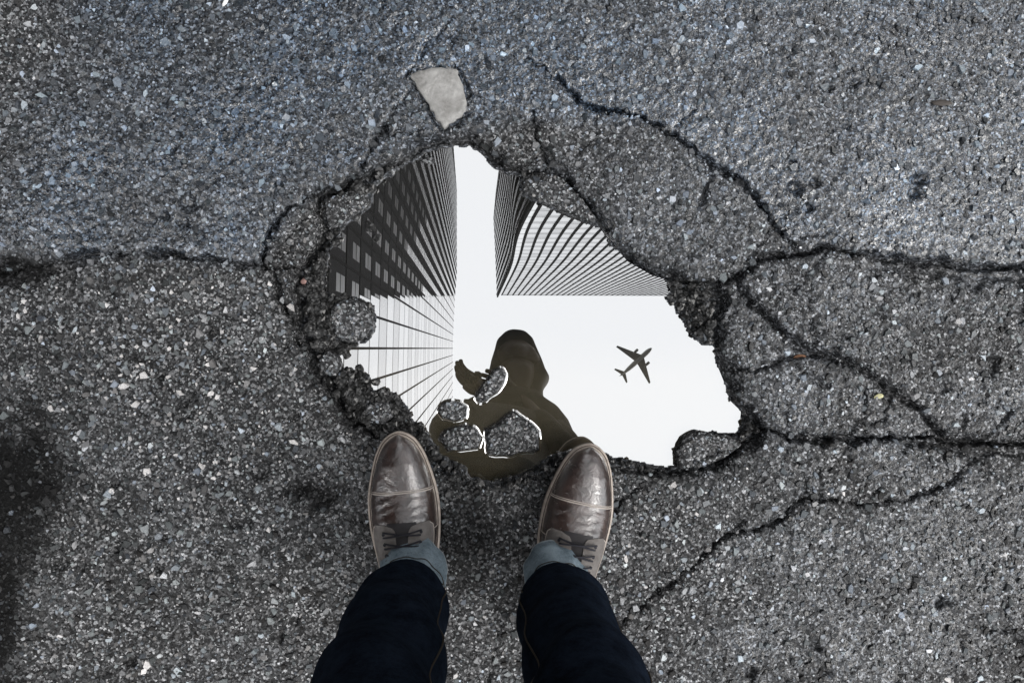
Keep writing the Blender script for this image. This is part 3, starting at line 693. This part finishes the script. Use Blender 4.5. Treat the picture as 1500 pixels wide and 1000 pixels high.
def quadbox(mb, p, q, z0, z1, nrm, d0, d1, shift=None):
    """box over the plan segment p-q between heights, from depth d0 to d1 along the outward normal"""
    p = np.array(p); q = np.array(q); nrm = np.array(nrm)
    a = [p + nrm * d0, q + nrm * d0, q + nrm * d1, p + nrm * d1]
    s0_, s1_ = (shift(z0), shift(z1)) if shift else (0, 0)
    v = [(x + s0_, y, z0) for x, y in a] + [(x + s1_, y, z1) for x, y in a]
    return mb.add(v, [(0, 3, 2, 1), (4, 5, 6, 7), (0, 1, 5, 4), (1, 2, 6, 5), (2, 3, 7, 6), (3, 0, 4, 7)])
def facade(root, pts, nrm, pierw, pierd, matf, rest, z_lo=0., pier_mat='pier', inset=0.12, parts=110, shift=None):
    """bays between the plan points; panels one by one where they show large in the puddle, the rest joined"""
    nfl = int((HT - z_lo) / FH); found = []
    for b in range(len(pts) - 1):
        p, q = np.array(pts[b]), np.array(pts[b + 1]); u = q - p
        for f in range(nfl):
            z0, z1 = z_lo + f * FH + .12, z_lo + (f + 1) * FH - .12
            for (s0, s1, t0, t1, mt) in matf(b, f, z0):
                pp, qq = p + u * s0, p + u * s1
                za, zb = z0 + (z1 - z0) * t0, z0 + (z1 - z0) * t1
                ok, sz = seen_px([(*pp, za), (*qq, za), (*qq, zb), (*pp, zb)])
                found.append((sz if ok else 0, pp, qq, za, zb, mt))
    found.sort(key=lambda e: -e[0])
    for sz, pp, qq, za, zb, mt in found[:parts]:
        if sz >= 5: quadbox(MB(), pp, qq, za, zb, nrm, -.3, -inset, shift).build('panel', M[mt], root)
        else: rest.setdefault(mt, MB()); quadbox(rest[mt], pp, qq, za, zb, nrm, -.3, -inset, shift)
    for sz, pp, qq, za, zb, mt in found[parts:]:
        rest.setdefault(mt, MB()); quadbox(rest[mt], pp, qq, za, zb, nrm, -.3, -inset, shift)
    for b in range(len(pts)):
        p = np.array(pts[b]); u = np.array(pts[min(b + 1, len(pts) - 1)]) - np.array(pts[max(b - 1, 0)]); L0 = np.hypot(*u) / (2 if 0 < b < len(pts) - 1 else 1); u = u / np.hypot(*u)
        w2 = (pierw(b) if callable(pierw) else pierw) * L0 / 2
        mb = MB(); zz = [0, HT - .02] if not shift else list(np.linspace(0, HT - .02, 41))
        for k_ in range(len(zz) - 1): quadbox(mb, p - u * w2, p + u * w2, zz[k_], zz[k_ + 1], nrm, -.35, pierd, shift)
        mb.build('pier', M[pier_mat], root)
def finish(root, rest, core, cap):
    for mt, mb in rest.items(): tag(mb.build('cladding', M[mt], root), kind='stuff')
    MB().box(*core, 0, HT - 1).build('core', M['core'], root)
    MB().box(*cap, HT - .9, HT + .3).build('roof_cap', M['darkwall'], root)
LXp = [(620, 664), (520, 664), (480, 665), (433, 667.5), (400, 670), (280, 670), (215, 665), (150, 662)]
lys = np.array([roofy(a) for a, _ in LXp]); lxs = np.array([roofx(b) for _, b in LXp])
def LX(y): return float(np.interp(y, lys, lxs))
aL = -roofx(665); pitch = aL / 3
ysplit = roofy(433)
ys = [i * pitch for i in range(-20, 44)]
t1 = empty('skyscraper'); rest = {}
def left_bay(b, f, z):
    y0 = ys[b]; k = (ysplit / HT * (z + 2) - y0) / pitch            # above this fraction a dark reflection is painted into the cladding
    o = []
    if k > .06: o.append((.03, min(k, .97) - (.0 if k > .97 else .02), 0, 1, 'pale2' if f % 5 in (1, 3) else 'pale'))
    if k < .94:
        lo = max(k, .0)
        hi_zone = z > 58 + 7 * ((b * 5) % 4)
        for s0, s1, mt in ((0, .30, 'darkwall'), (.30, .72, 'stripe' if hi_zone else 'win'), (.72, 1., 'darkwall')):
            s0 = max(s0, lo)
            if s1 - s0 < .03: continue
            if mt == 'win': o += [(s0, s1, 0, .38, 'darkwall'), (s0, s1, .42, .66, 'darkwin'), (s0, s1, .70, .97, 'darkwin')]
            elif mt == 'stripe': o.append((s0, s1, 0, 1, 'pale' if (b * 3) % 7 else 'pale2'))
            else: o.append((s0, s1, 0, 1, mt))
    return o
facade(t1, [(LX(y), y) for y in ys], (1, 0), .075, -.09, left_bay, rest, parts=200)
finish(t1, rest, (-30, min(lxs) - .32, ys[0], ys[-1]), (-30, min(lxs) - .1, ys[0], ys[-1]))
tag(t1, 'long skyscraper reflected left in the puddle, pale panels below, dark windows above', 'skyscraper')
t3 = empty('skyscraper'); rest = {}
xs0 = roofx(727); p3 = (roofx(735) - roofx(727))
xs = [xs0 + i * p3 for i in range(44)]
facade(t3, [(x, ysplit) for x in xs], (0, -1), lambda b: .01 if b == 0 else .24, -.06,
       lambda b, f, z: [(.0, .92, 0, 1, 'white')] if b == 0 else [(.04, .96, 0, .72, 'pale' if (b + f) % 5 else 'pale2'), (.04, .96, .76, 1, 'pale2')], rest, shift=bow, parts=140)
RXp = [(432, 727), (369, 724.5), (320, 722), (285, 725), (247, 730), (200, 736)]
rys = np.array([roofy(a) for a, _ in RXp]); rxs = np.array([roofx(b) for _, b in RXp])
yw = [ysplit + i * 1.35 for i in range(0, 30)]
facade(t3, [(float(np.interp(y, rys, rxs)), y) for y in yw], (-1, 0), .55, -.10, lambda b, f, z: [(.28, .72, 0, 1, 'pale2')], rest, parts=40, shift=bow)
finish(t3, rest, (max(rxs) + .32, xs[-1], ysplit + .33, yw[-1]), (max(rxs) + .1, xs[-1], ysplit + .1, yw[-1]))
tag(t3, 'striped pale skyscraper with dark side reflected in the upper right of the puddle', 'skyscraper')

# ------------------------------------------------------------------ airliner, seen only in the puddle
def airliner():
    alt = 768.; c = MZ(932, 530, alt)
    root = empty('airliner', (0, 0, 0))
    g1 = mat_simple('aircraft_grey', (.22, .22, .21), .5); g2 = mat_simple('aircraft_dark', (.12, .12, .12), .5)
    L = 34.
    def ring(y, r, z=0, n=14): return [(r * math.cos(a), y, z + r * math.sin(a)) for a in [2 * math.pi * i / n for i in range(n)]]
    MB().loft([ring(L * .5 - s, r, z) for s, r, z in ((0, .15, -.3), (.8, .9, -.25), (2, 1.4, -.1), (4, 1.85, 0), (6, 2., 0), (20, 2., 0), (25, 1.7, .25), (30, 1., .8), (33.4, .35, 1.2), (34, .1, 1.3))]).build('fuselage', g1, root, True)
    def panel(name, pts, th, dz=0, par=root, mat=g1):     # pts: planform corners root-le, tip-le, tip-te, root-te (x, y, z)
        mb = MB(); top = [(x, y, z + t_) for (x, y, z), t_ in zip(pts, (th, th * .3, th * .3, th))]; bot = [(x, y, z - t_) for (x, y, z), t_ in zip(pts, (th, th * .3, th * .3, th))]
        mb.add(bot + top, [(0, 1, 2, 3), (7, 6, 5, 4), (0, 4, 5, 1), (1, 5, 6, 2), (2, 6, 7, 3), (3, 7, 4, 0)]); return mb.build(name, mat, par)
    for s in (-1, 1):
        panel('wing', [(s * .5, L * .5 - 9.5, -.9), (s * 20, L * .5 - 19.4, .6), (s * 20, L * .5 - 21.0, .6), (s * .5, L * .5 - 17.2, -.9)], .35, mat=g2)
        panel('tailplane', [(s * .3, L * .5 - 29, .9), (s * 7.4, L * .5 - 33, 1.3), (s * 7.4, L * .5 - 34.4, 1.3), (s * .3, L * .5 - 32.6, .9)], .2, mat=g2)
        e = MB().loft([[(s * 6.9 + x, y, -2.1 + z) for x, _, z in ring(0, r)] for y, r in ((L * .5 - 9.4, .95), (L * .5 - 9.9, 1.15), (L * .5 - 12, 1.15), (L * .5 - 14, .75), (L * .5 - 14.6, .45)) for y in (y,)]).build('engine', g2, root, True)
    panel('fin', [(0, L * .5 - 27, 1.2), (0, L * .5 - 32.5, 7.5), (0, L * .5 - 34.6, 7.5), (0, L * .5 - 33, 1.2)], .2)
    fin = root.children[-1]
    for v_ in fin.data.vertices: v_.co.x += .2 if v_.index > 3 else -.2
    root.location = (float(c[0]), float(c[1]), alt); root.rotation_euler = (0, 0, math.radians(-48))
    tag(root, 'small twin-engine airliner reflected in the white sky of the puddle', 'airplane')
airliner()

# ------------------------------------------------------------------ the person
person = empty('person', (0, -.33, 0))
PO = Vector((0, -.33, 0))
tag(person, 'person in dark cuffed jeans and brown lace-up boots leaning over the puddle', 'person')
def skin(name, nodes, edges, mat, sub=2, root=0):
    me = bpy.data.meshes.new(name); me.from_pydata([Vector(p[:3]) - PO for p in nodes], edges, [])
    o = link(bpy.data.objects.new(name, me), person); sk = o.modifiers.new('skin', 'SKIN')
    for i, p in enumerate(nodes):
        d = me.skin_vertices[0].data[i]; r = p[3]; d.radius = r if isinstance(r, tuple) else (r, r); d.use_root = (i == root)
    sk.use_smooth_shade = True
    ss = o.modifiers.new('sub', 'SUBSURF'); ss.levels = sub; ss.render_levels = sub
    me.materials.append(mat); return o
nodes = [(.015, -.40, .93, .085), (.03, -.385, 1.10, .10), (.07, -.30, 1.29, (.12, .10)), (.095, -.215, 1.42, .07), (.118, -.15, 1.475, .052),   # pelvis..neck 0-4
         (.132, -.10, 1.53, (.066, .07)), (.138, -.05, 1.575, (.074, .08)), (.138, .0, 1.61, (.058, .06)), (.138, .018, 1.62, .035),        # head 5-8
         (-.075, -.225, 1.405, .055), (-.085, -.25, 1.17, .042), (.036, -.155, 1.385, .028), (.034, -.118, 1.425, (.022, .03)),             # left arm 9-12
         (.238, -.25, 1.395, .052), (.265, -.31, 1.16, .042), (.165, -.185, 1.375, .028), (.125, -.135, 1.415, (.022, .03)),                   # right arm 13-16
         (-.075, -.365, .84, .07), (-.092, -.335, .5, .05), (-.090, -.325, .12, .036), (.105, -.365, .84, .07), (.107, -.335, .5, .05), (.112, -.325, .12, .036)]
edges = [(0, 1), (1, 2), (2, 3), (3, 4), (4, 5), (5, 6), (6, 7), (7, 8), (2, 9), (9, 10), (10, 11), (11, 12), (2, 13), (13, 14), (14, 15), (15, 16), (0, 17), (17, 18), (18, 19), (0, 20), (20, 21), (21, 22)]
def fingers(base, d, side, curl, palm):
    """four fingers and a thumb from a palm node"""
    d = Vector(d).normalized(); s = Vector(side).normalized(); c = Vector(curl).normalized(); b = Vector(nodes[base][:3])
    for k, ln in ((-1.5, .062), (-.5, .075), (.5, .078), (1.5, .068)):
        p0 = b + d * .045 + s * k * .018; i = len(nodes)
        p1 = p0 + d * ln * .45 + c * .008; p2 = p1 + (d * .5 + c).normalized() * ln * .35; p3 = p2 + (c - d * .3).normalized() * ln * .25
        nodes.extend([(*p0, .0095), (*p1, .0088), (*p2, .008), (*p3, .007)]); edges.extend([(base, i), (i, i + 1), (i + 1, i + 2), (i + 2, i + 3)])
    p0 = b + s * -.034 + d * .005; p1 = p0 + (d - s * .7 + c * .4).normalized() * .035; p2 = p1 + (d + c * .6).normalized() * .03; i = len(nodes)
    nodes.extend([(*p0, .011), (*p1, .0095), (*p2, .008)]); edges.extend([(base, i), (i, i + 1), (i + 1, i + 2)])
fingers(12, (-.75, .3, .35), (.2, .5, .6), (-.2, .5, -.1), 0)
fingers(16, (-.6, .3, .4), (.3, .8, -.3), (-.6, .2, .2), 0)
# nose, ears and chin
def feature(base, off, r):
    b = Vector(nodes[base][:3]); nodes.append((*(b + Vector(off)), r)); edges.append((base, len(nodes) - 1))
feature(6, (.002, .055, -.075), .012); feature(6, (.080, -.02, .0), (.012, .02)); feature(6, (-.080, -.02, .0), (.012, .02)); feature(5, (.0, .035, -.062), .02)
skin('body', nodes, edges, M['skin'], 2)
jn = [(.015, -.40, .90, (.22, .16)), (.03, -.385, 1.10, (.19, .15)), (.07, -.30, 1.29, (.15, .13)), (.095, -.222, 1.405, .085), (-.08, -.225, 1.405, .072), (-.085, -.25, 1.17, .056), (.034, -.16, 1.375, .040),
      (.238, -.25, 1.39, .066), (.265, -.31, 1.16, .056), (.175, -.195, 1.36, .040)]
skin('jacket', jn, [(0, 1), (1, 2), (2, 3), (2, 4), (4, 5), (5, 6), (2, 7), (7, 8), (8, 9)], M['jacket'], 2)
MB().loft([[Vector((.012 + rx * math.cos(t_), cy + ry * math.sin(t_), z_)) - PO for t_ in np.linspace(0, 2 * math.pi, 33)[:-1]]
           for z_, rx, ry, cy in ((.74, .15, .085, -.362), (.78, .183, .10, -.368), (.86, .190, .115, -.378), (.95, .178, .115, -.388), (1.03, .160, .105, -.392))]).build('jeans_seat', M['denim'], person, True)
# hood of the jacket drawn over the head, open over the face
def hood():
    prof = [(489, 754, 9), (493, 755, 22), (500, 755, 28), (512, 756, 32), (528, 757, 38), (542, 758, 42), (551, 760, 45), (558, 758, 42), (567, 757, 39), (578, 755, 41), (590, 750, 50), (602, 746, 76), (616, 740, 94), (634, 736, 106), (655, 733, 108)]
    rings = []; ax = Vector((0, .75, .66)); fc = Vector((0, .66, -.75))
    for py, px, hwp in prof:
        z_ = float(np.interp(py, [488, 560, 655], [1.635, 1.50, 1.36])); c = MZ(px, py, z_); w_ = hwp * (H_CAM + z_ - 2 * ZW) / F_PX; ring = []
        dep = min(w_, .088) if py < 580 else .095
        for j in range(36):
            th = 2 * math.pi * j / 36; cx, sf = math.cos(th), math.sin(th)
            open_ = max(0, sf) ** 2 * (1 if 505 < py < 580 else 0)
            wr = 1 + .03 * math.sin(5 * th + py * .11) * (1 - abs(cx))
            ring.append(Vector(c) + Vector((1, 0, 0)) * cx * w_ * wr + fc * sf * dep * (1 - .75 * open_) * wr - fc * .012 - PO)
        rings.append(ring)
    MB().loft(rings, cap=True).build('hood', M['jacket'], person, True)
hood()
# small camera in the raised hand (its mirror image is the knob left of the head)
def hand_camera():
    c = Vector((-.004, -.092, 1.452)); r = empty('compact_camera', c)
    mb = MB(); pr = []
    for z_, s_ in ((-.017, .9), (-.014, 1), (.014, 1), (.017, .9)):
        pr.append([(x * s_, y * s_, z_) for x, y in ((-.026, -.022), (.018, -.022), (.026, -.014), (.026, .016), (.018, .022), (.006, .022), (.002, .013), (-.008, .013), (-.012, .022), (-.026, .018))])
    mb.loft(pr).build('body', M['blackplastic'], r)
    rg = lambda z_, q: [(q * math.cos(a), q * math.sin(a) - .004, z_) for a in np.linspace(0, 2 * math.pi, 17)[:-1]]
    MB().loft([rg(-.0165, .013), rg(-.024, .0125), rg(-.026, .011)]).build('lens', M['blackplastic'], r, True)
    tag(r, 'small dark camera in the raised hand reflected beside the head', 'camera')
hand_camera()

# jeans: one leg each, with rolled cuff and seams
def leg(side, cl, cuffc, seam_angles):
    n = 40; rings = []; sd_ = 1 if side == 'r' else 7
    zs = np.concatenate([np.linspace(.118, .30, 20), np.linspace(.32, .90, 26)])
    def ringpt(z, th, extra=0.):
        cx = np.interp(z, [c[0] for c in cl], [c[1] for c in cl]); cy = np.interp(z, [c[0] for c in cl], [c[2] for c in cl]); r = np.interp(z, [c[0] for c in cl], [c[3] for c in cl])
        fold = .0055 * math.sin(z * 75 + 1.6 * math.sin(th * 1. + sd_) + sd_) * math.exp(-((z - .19) / .075) ** 2) + .0055 * math.sin(z * 38 + 2.2 * math.sin(th + sd_ * .7)) * math.exp(-((z - .47) / .13) ** 2) \
            + .0022 * float(vnoise(np.array(th * .6 + sd_), np.array(z * 9.), 1.6, 4))
        r = r + fold + extra
        return Vector((cx + r * math.cos(th), cy + r * 1.06 * math.sin(th), z)) - PO
    for z in zs: rings.append([ringpt(z, 2 * math.pi * i / n) for i in range(n)])
    o = MB().loft(rings).build('jeans_leg', M['denim'], person, True)
    # cuff: turned-up band, thick and slightly slack
    cr = []
    def cp(z, e, th):
        cx, cy, r = cuffc; w_ = .0016 * math.sin(3 * th + sd_) + .001 * math.sin(7 * th) + .0008 * math.sin(11 * th + 2)
        zt = z - .006 * math.sin(th); back = -.020 * (z - .078) / .06
        return Vector((cx + (r + e + w_) * math.cos(th), cy + back + (r + e + w_) * 1.1 * math.sin(th), zt)) - PO
    CUFF = ((.095, -.002), (.080, .002), (.077, .004), (.080, .006), (.10, .0062), (.122, .0046), (.136, .0034), (.140, .0018), (.138, -.0008), (.128, -.002))
    for z, e in CUFF: cr.append([cp(z, e, 2 * math.pi * i / n) for i in range(n)])
    cf = MB().loft(cr, cap=False).build('cuff', M['cuff'], o, True)
    st = [cp(.131, .0044, th) for th in np.linspace(0, 2 * math.pi, 61)]
    st2 = [cp(.083, .0066, th) for th in np.linspace(0, 2 * math.pi, 61)]
    MB().tube(st2, .0005, 5).build('stitching', M['cuffthread'], cf)
    MB().tube(st, .0007, 5).build('stitching', M['jeanthread'], o)
    for th in seam_angles:
        MB().tube([ringpt(z, th + .012 * math.sin(z * 9), .0002) for z in np.linspace(.135, .88, 70)], .0011, 5).build('seam', M['jeanthread'], o)
    return o
leg('l', [(.118, -.086, -.326, .038), (.16, -.087, -.325, .045), (.25, -.089, -.318, .057), (.35, -.091, -.322, .058), (.5, -.092, -.326, .058), (.66, -.09, -.34, .066), (.80, -.085, -.362, .090), (.90, -.07, -.38, .11)], (-.084, -.305, .0385), [.40, 3.0])
leg('r', [(.118, .112, -.333, .038), (.16, .111, -.330, .045), (.25, .108, -.322, .055), (.35, .107, -.324, .055), (.5, .107, -.327, .055), (.66, .105, -.34, .064), (.80, .10, -.362, .088), (.90, .085, -.38, .11)], (.112, -.313, .0385), [2.75, .25])

# boots
S_ = [0, .002, .006, .013, .025, .039, .065, .091, .12, .15, .18, .21, .25, .275, .292, .300]
Wd = [.002, .0095, .0165, .0243, .0315, .0375, .0450, .0500, .0510, .0485, .0435, .0395, .0375, .033, .023, .006]
def hw(s): return float(np.interp(s, S_, Wd))
Hs = [0, .003, .010, .020, .040, .065, .085, .105, .125, .15, .175, .20, .24, .28, .30]
Hh = [.027, .034, .043, .050, .058, .062, .065, .071, .080, .096, .115, .130, .140, .135, .12]
def top_h(s): return float(np.interp(s, Hs, Hh))
def US(s, th, off=0.):
    """point on the boot upper; s back from the toe tip, th 0..pi from outer side over the top to the inner side"""
    w = max(.0012, hw(s) - .0047); h = top_h(s) - .022
    e = .78 if s < .1 else .78 + .14 * min(1, (s - .1) / .08)
    c, sn = math.cos(th), math.sin(th)
    narrow = 1 - np.interp(s, [.1, .18, .3], [0, .20, .25]) * sn ** 1.5
    x = math.copysign(abs(c) ** e, c) * w * narrow; z = abs(sn) ** e * h
    cre = 0.
    if .075 < s < .14: cre = .0011 * math.sin((s + .012 * math.sin(th * 1.3 + .6)) * 2 * math.pi / .0125) * math.sin((s - .075) / .065 * math.pi) * sn
    d = Vector((c, 0.35 if s < .03 else 0, sn + .2)).normalized()
    return Vector((x, .30 - s - .0047 * (1 - s / .15 if s < .15 else 0), .022 + z)) + d * (off + cre)
def boot(ankle_rot, toe, mirror):
    root_me = MB(); n = 30
    ss = np.concatenate([[0.0, .0015, .004, .008, .014, .022], np.arange(.03, .3, .0045), [.297, .3]])
    rings = [[US(s, math.pi * i / n) for i in range(n + 1)] for s in ss]
    o = root_me.loft(rings, cap=True, closed=False).build('boot', M['leather'], person, True)
    def patch(name, s0, s1, th0, th1, off, mat, ns=24, nt=26, edge=None):
        top = [[US(s, t_, off) for t_ in np.linspace(th0(s), th1(s), nt)] for s in np.linspace(s0, s1, ns)]
        bot = [[US(s, t_, -.002) for t_ in np.linspace(th0(s), th1(s), nt)] for s in np.linspace(s0, s1, ns)]
        mb = MB(); mb.loft([top[0]] + top[1:], cap=False, closed=False)
        def strip(a, b): mb.loft([a, b], cap=False, closed=False)
        strip(bot[0], top[0]); strip(top[-1], bot[-1]); strip([r[0] for r in top], [r[0] for r in bot]); strip([r[-1] for r in bot], [r[-1] for r in top])
        return mb.build(name, mat, o, True)
    cap_s = .082
    patch('toe_cap', .0, cap_s, lambda s: .02, lambda s: math.pi - .02, .0013, M['cap'], 34, 30)
    for d_ in (-.0022, -.0048):
        MB().tube([US(cap_s + d_, t_, .0016) for t_ in np.linspace(.06, math.pi - .06, 40)], .0009 if d_ > -.003 else .0006, 5).build('stitching', M['thread'], o)
    # tongue and facings
    patch('tongue', .120, .215, lambda s: 1.18, lambda s: math.pi - 1.18, .0012, M['tongue'], 16, 12)
    fr = .122
    def gap(s): return np.interp(s, [.122, .126, .132, .21], [.5, .2, .15, .17])
    patch('facing', fr, .215, lambda s: np.interp(s, [.122, .128, .14, .215], [.7, .48, .40, .35]), lambda s: math.pi / 2 - gap(s), .0028, M['quarter'], 26, 14)
    patch('facing', fr, .215, lambda s: math.pi / 2 + gap(s), lambda s: math.pi - np.interp(s, [.122, .128, .14, .215], [.7, .48, .40, .35]), .0028, M['quarter'], 26, 14)
    for sg in (0, 1):
        f_ = (lambda t_: t_) if sg == 0 else (lambda t_: math.pi - t_)
        MB().tube([US(s, f_(float(np.interp(s, [.122, .128, .14, .215], [.7, .48, .40, .35])) + .05), .0033) for s in np.linspace(.124, .21, 24)], .0005, 4).build('stitching', M['thread'], o)
        # quarter behind the facing, with a lighter rolled edge
        patch('quarter', .135, .29, (lambda s: .03) if sg == 0 else (lambda s: math.pi - .45), (lambda s: .45) if sg == 0 else (lambda s: math.pi - .03), .0015, M['leather'], 20, 8)
        MB().tube([US(.135 + .0, f_(t_), .0018) for t_ in np.linspace(.05, .45, 10)], .0008, 4).build('piping', M['thread'], o)
    # laces: crossing rows and eyelets
    for r_, s in enumerate((.134, .147, .160, .174)):
        for sg in (-1, 1):
            MB().tube([US(s + sg * .0045 * math.sin((t_ - math.pi / 2) * 1.6) + .001 * r_, t_, .0046 + .002 * math.cos((t_ - math.pi / 2) * 1.6) + (.0012 if sg > 0 else 0)) for t_ in np.linspace(math.pi / 2 - .52, math.pi / 2 + .52, 12)], .0013, 6).build('lace', M['lace'], o, True)
        for sg in (-1, 1):
            p = US(s, math.pi / 2 + sg * .55, .0030); q = US(s, math.pi / 2 + sg * .55, .0042)
            MB().tube([p, q], .0022, 8).build('eyelet', M['lace'], o)
    # sole: welt on top, rubber below
    out_ = [(hw(s), .30 - s) for s in S_[1:-1]]; cont = [(0, .3005)] + [(-x, y) for x, y in out_] + [(0, 0.0)] + [(x, y) for x, y in out_[::-1]]
    from mathutils.geometry import interpolate_bezier
    c2 = []
    for k in range(len(cont)):
        p0, p1, p2, p3 = [np.array(cont[(k + d_) % len(cont)]) for d_ in (-1, 0, 1, 2)]
        for t_ in (0, .33, .66): c2.append(.5 * ((2 * p1) + (p2 - p0) * t_ + (2 * p0 - 5 * p1 + 4 * p2 - p3) * t_ ** 2 + (-p0 + 3 * p1 - 3 * p2 + p3) * t_ ** 3))
    cen = np.array([0, .15])
    def ring(sc, z): return [tuple(cen + (q - cen) * np.array([1 - sc / .045, 1 - sc / .15])) + (z,) for q in c2]
    MB().loft([ring(.002, .0), ring(.0003, .003), ring(.0003, .014), ring(.001, .0155)]).build('sole', M['soleside'], o)
    MB().loft([ring(.0, .0158), ring(-.0006, .018), ring(-.0003, .0215), ring(.001, .0235), ring(.006, .0238)]).build('welt', M['welt'], o, True)
    MB().tube([Vector(q) for q in ring(.0026, .0240)] + [Vector(ring(.0026, .0240)[0])], .0006, 4).build('welt_stitching', M['soleside'], o)
    o.rotation_euler = (0, 0, ankle_rot)
    d = Matrix.Rotation(ankle_rot, 3, 'Z') @ Vector((0, .30, 0))
    o.location = Vector((toe[0] - d.x, toe[1] - d.y, .001)) - PO
    return o
tl = P(583, 632, .02); tr = P(867, 650, .02)
b1_ = boot(math.radians(4.6), tl, False); b2_ = boot(math.radians(-12), tr, True)
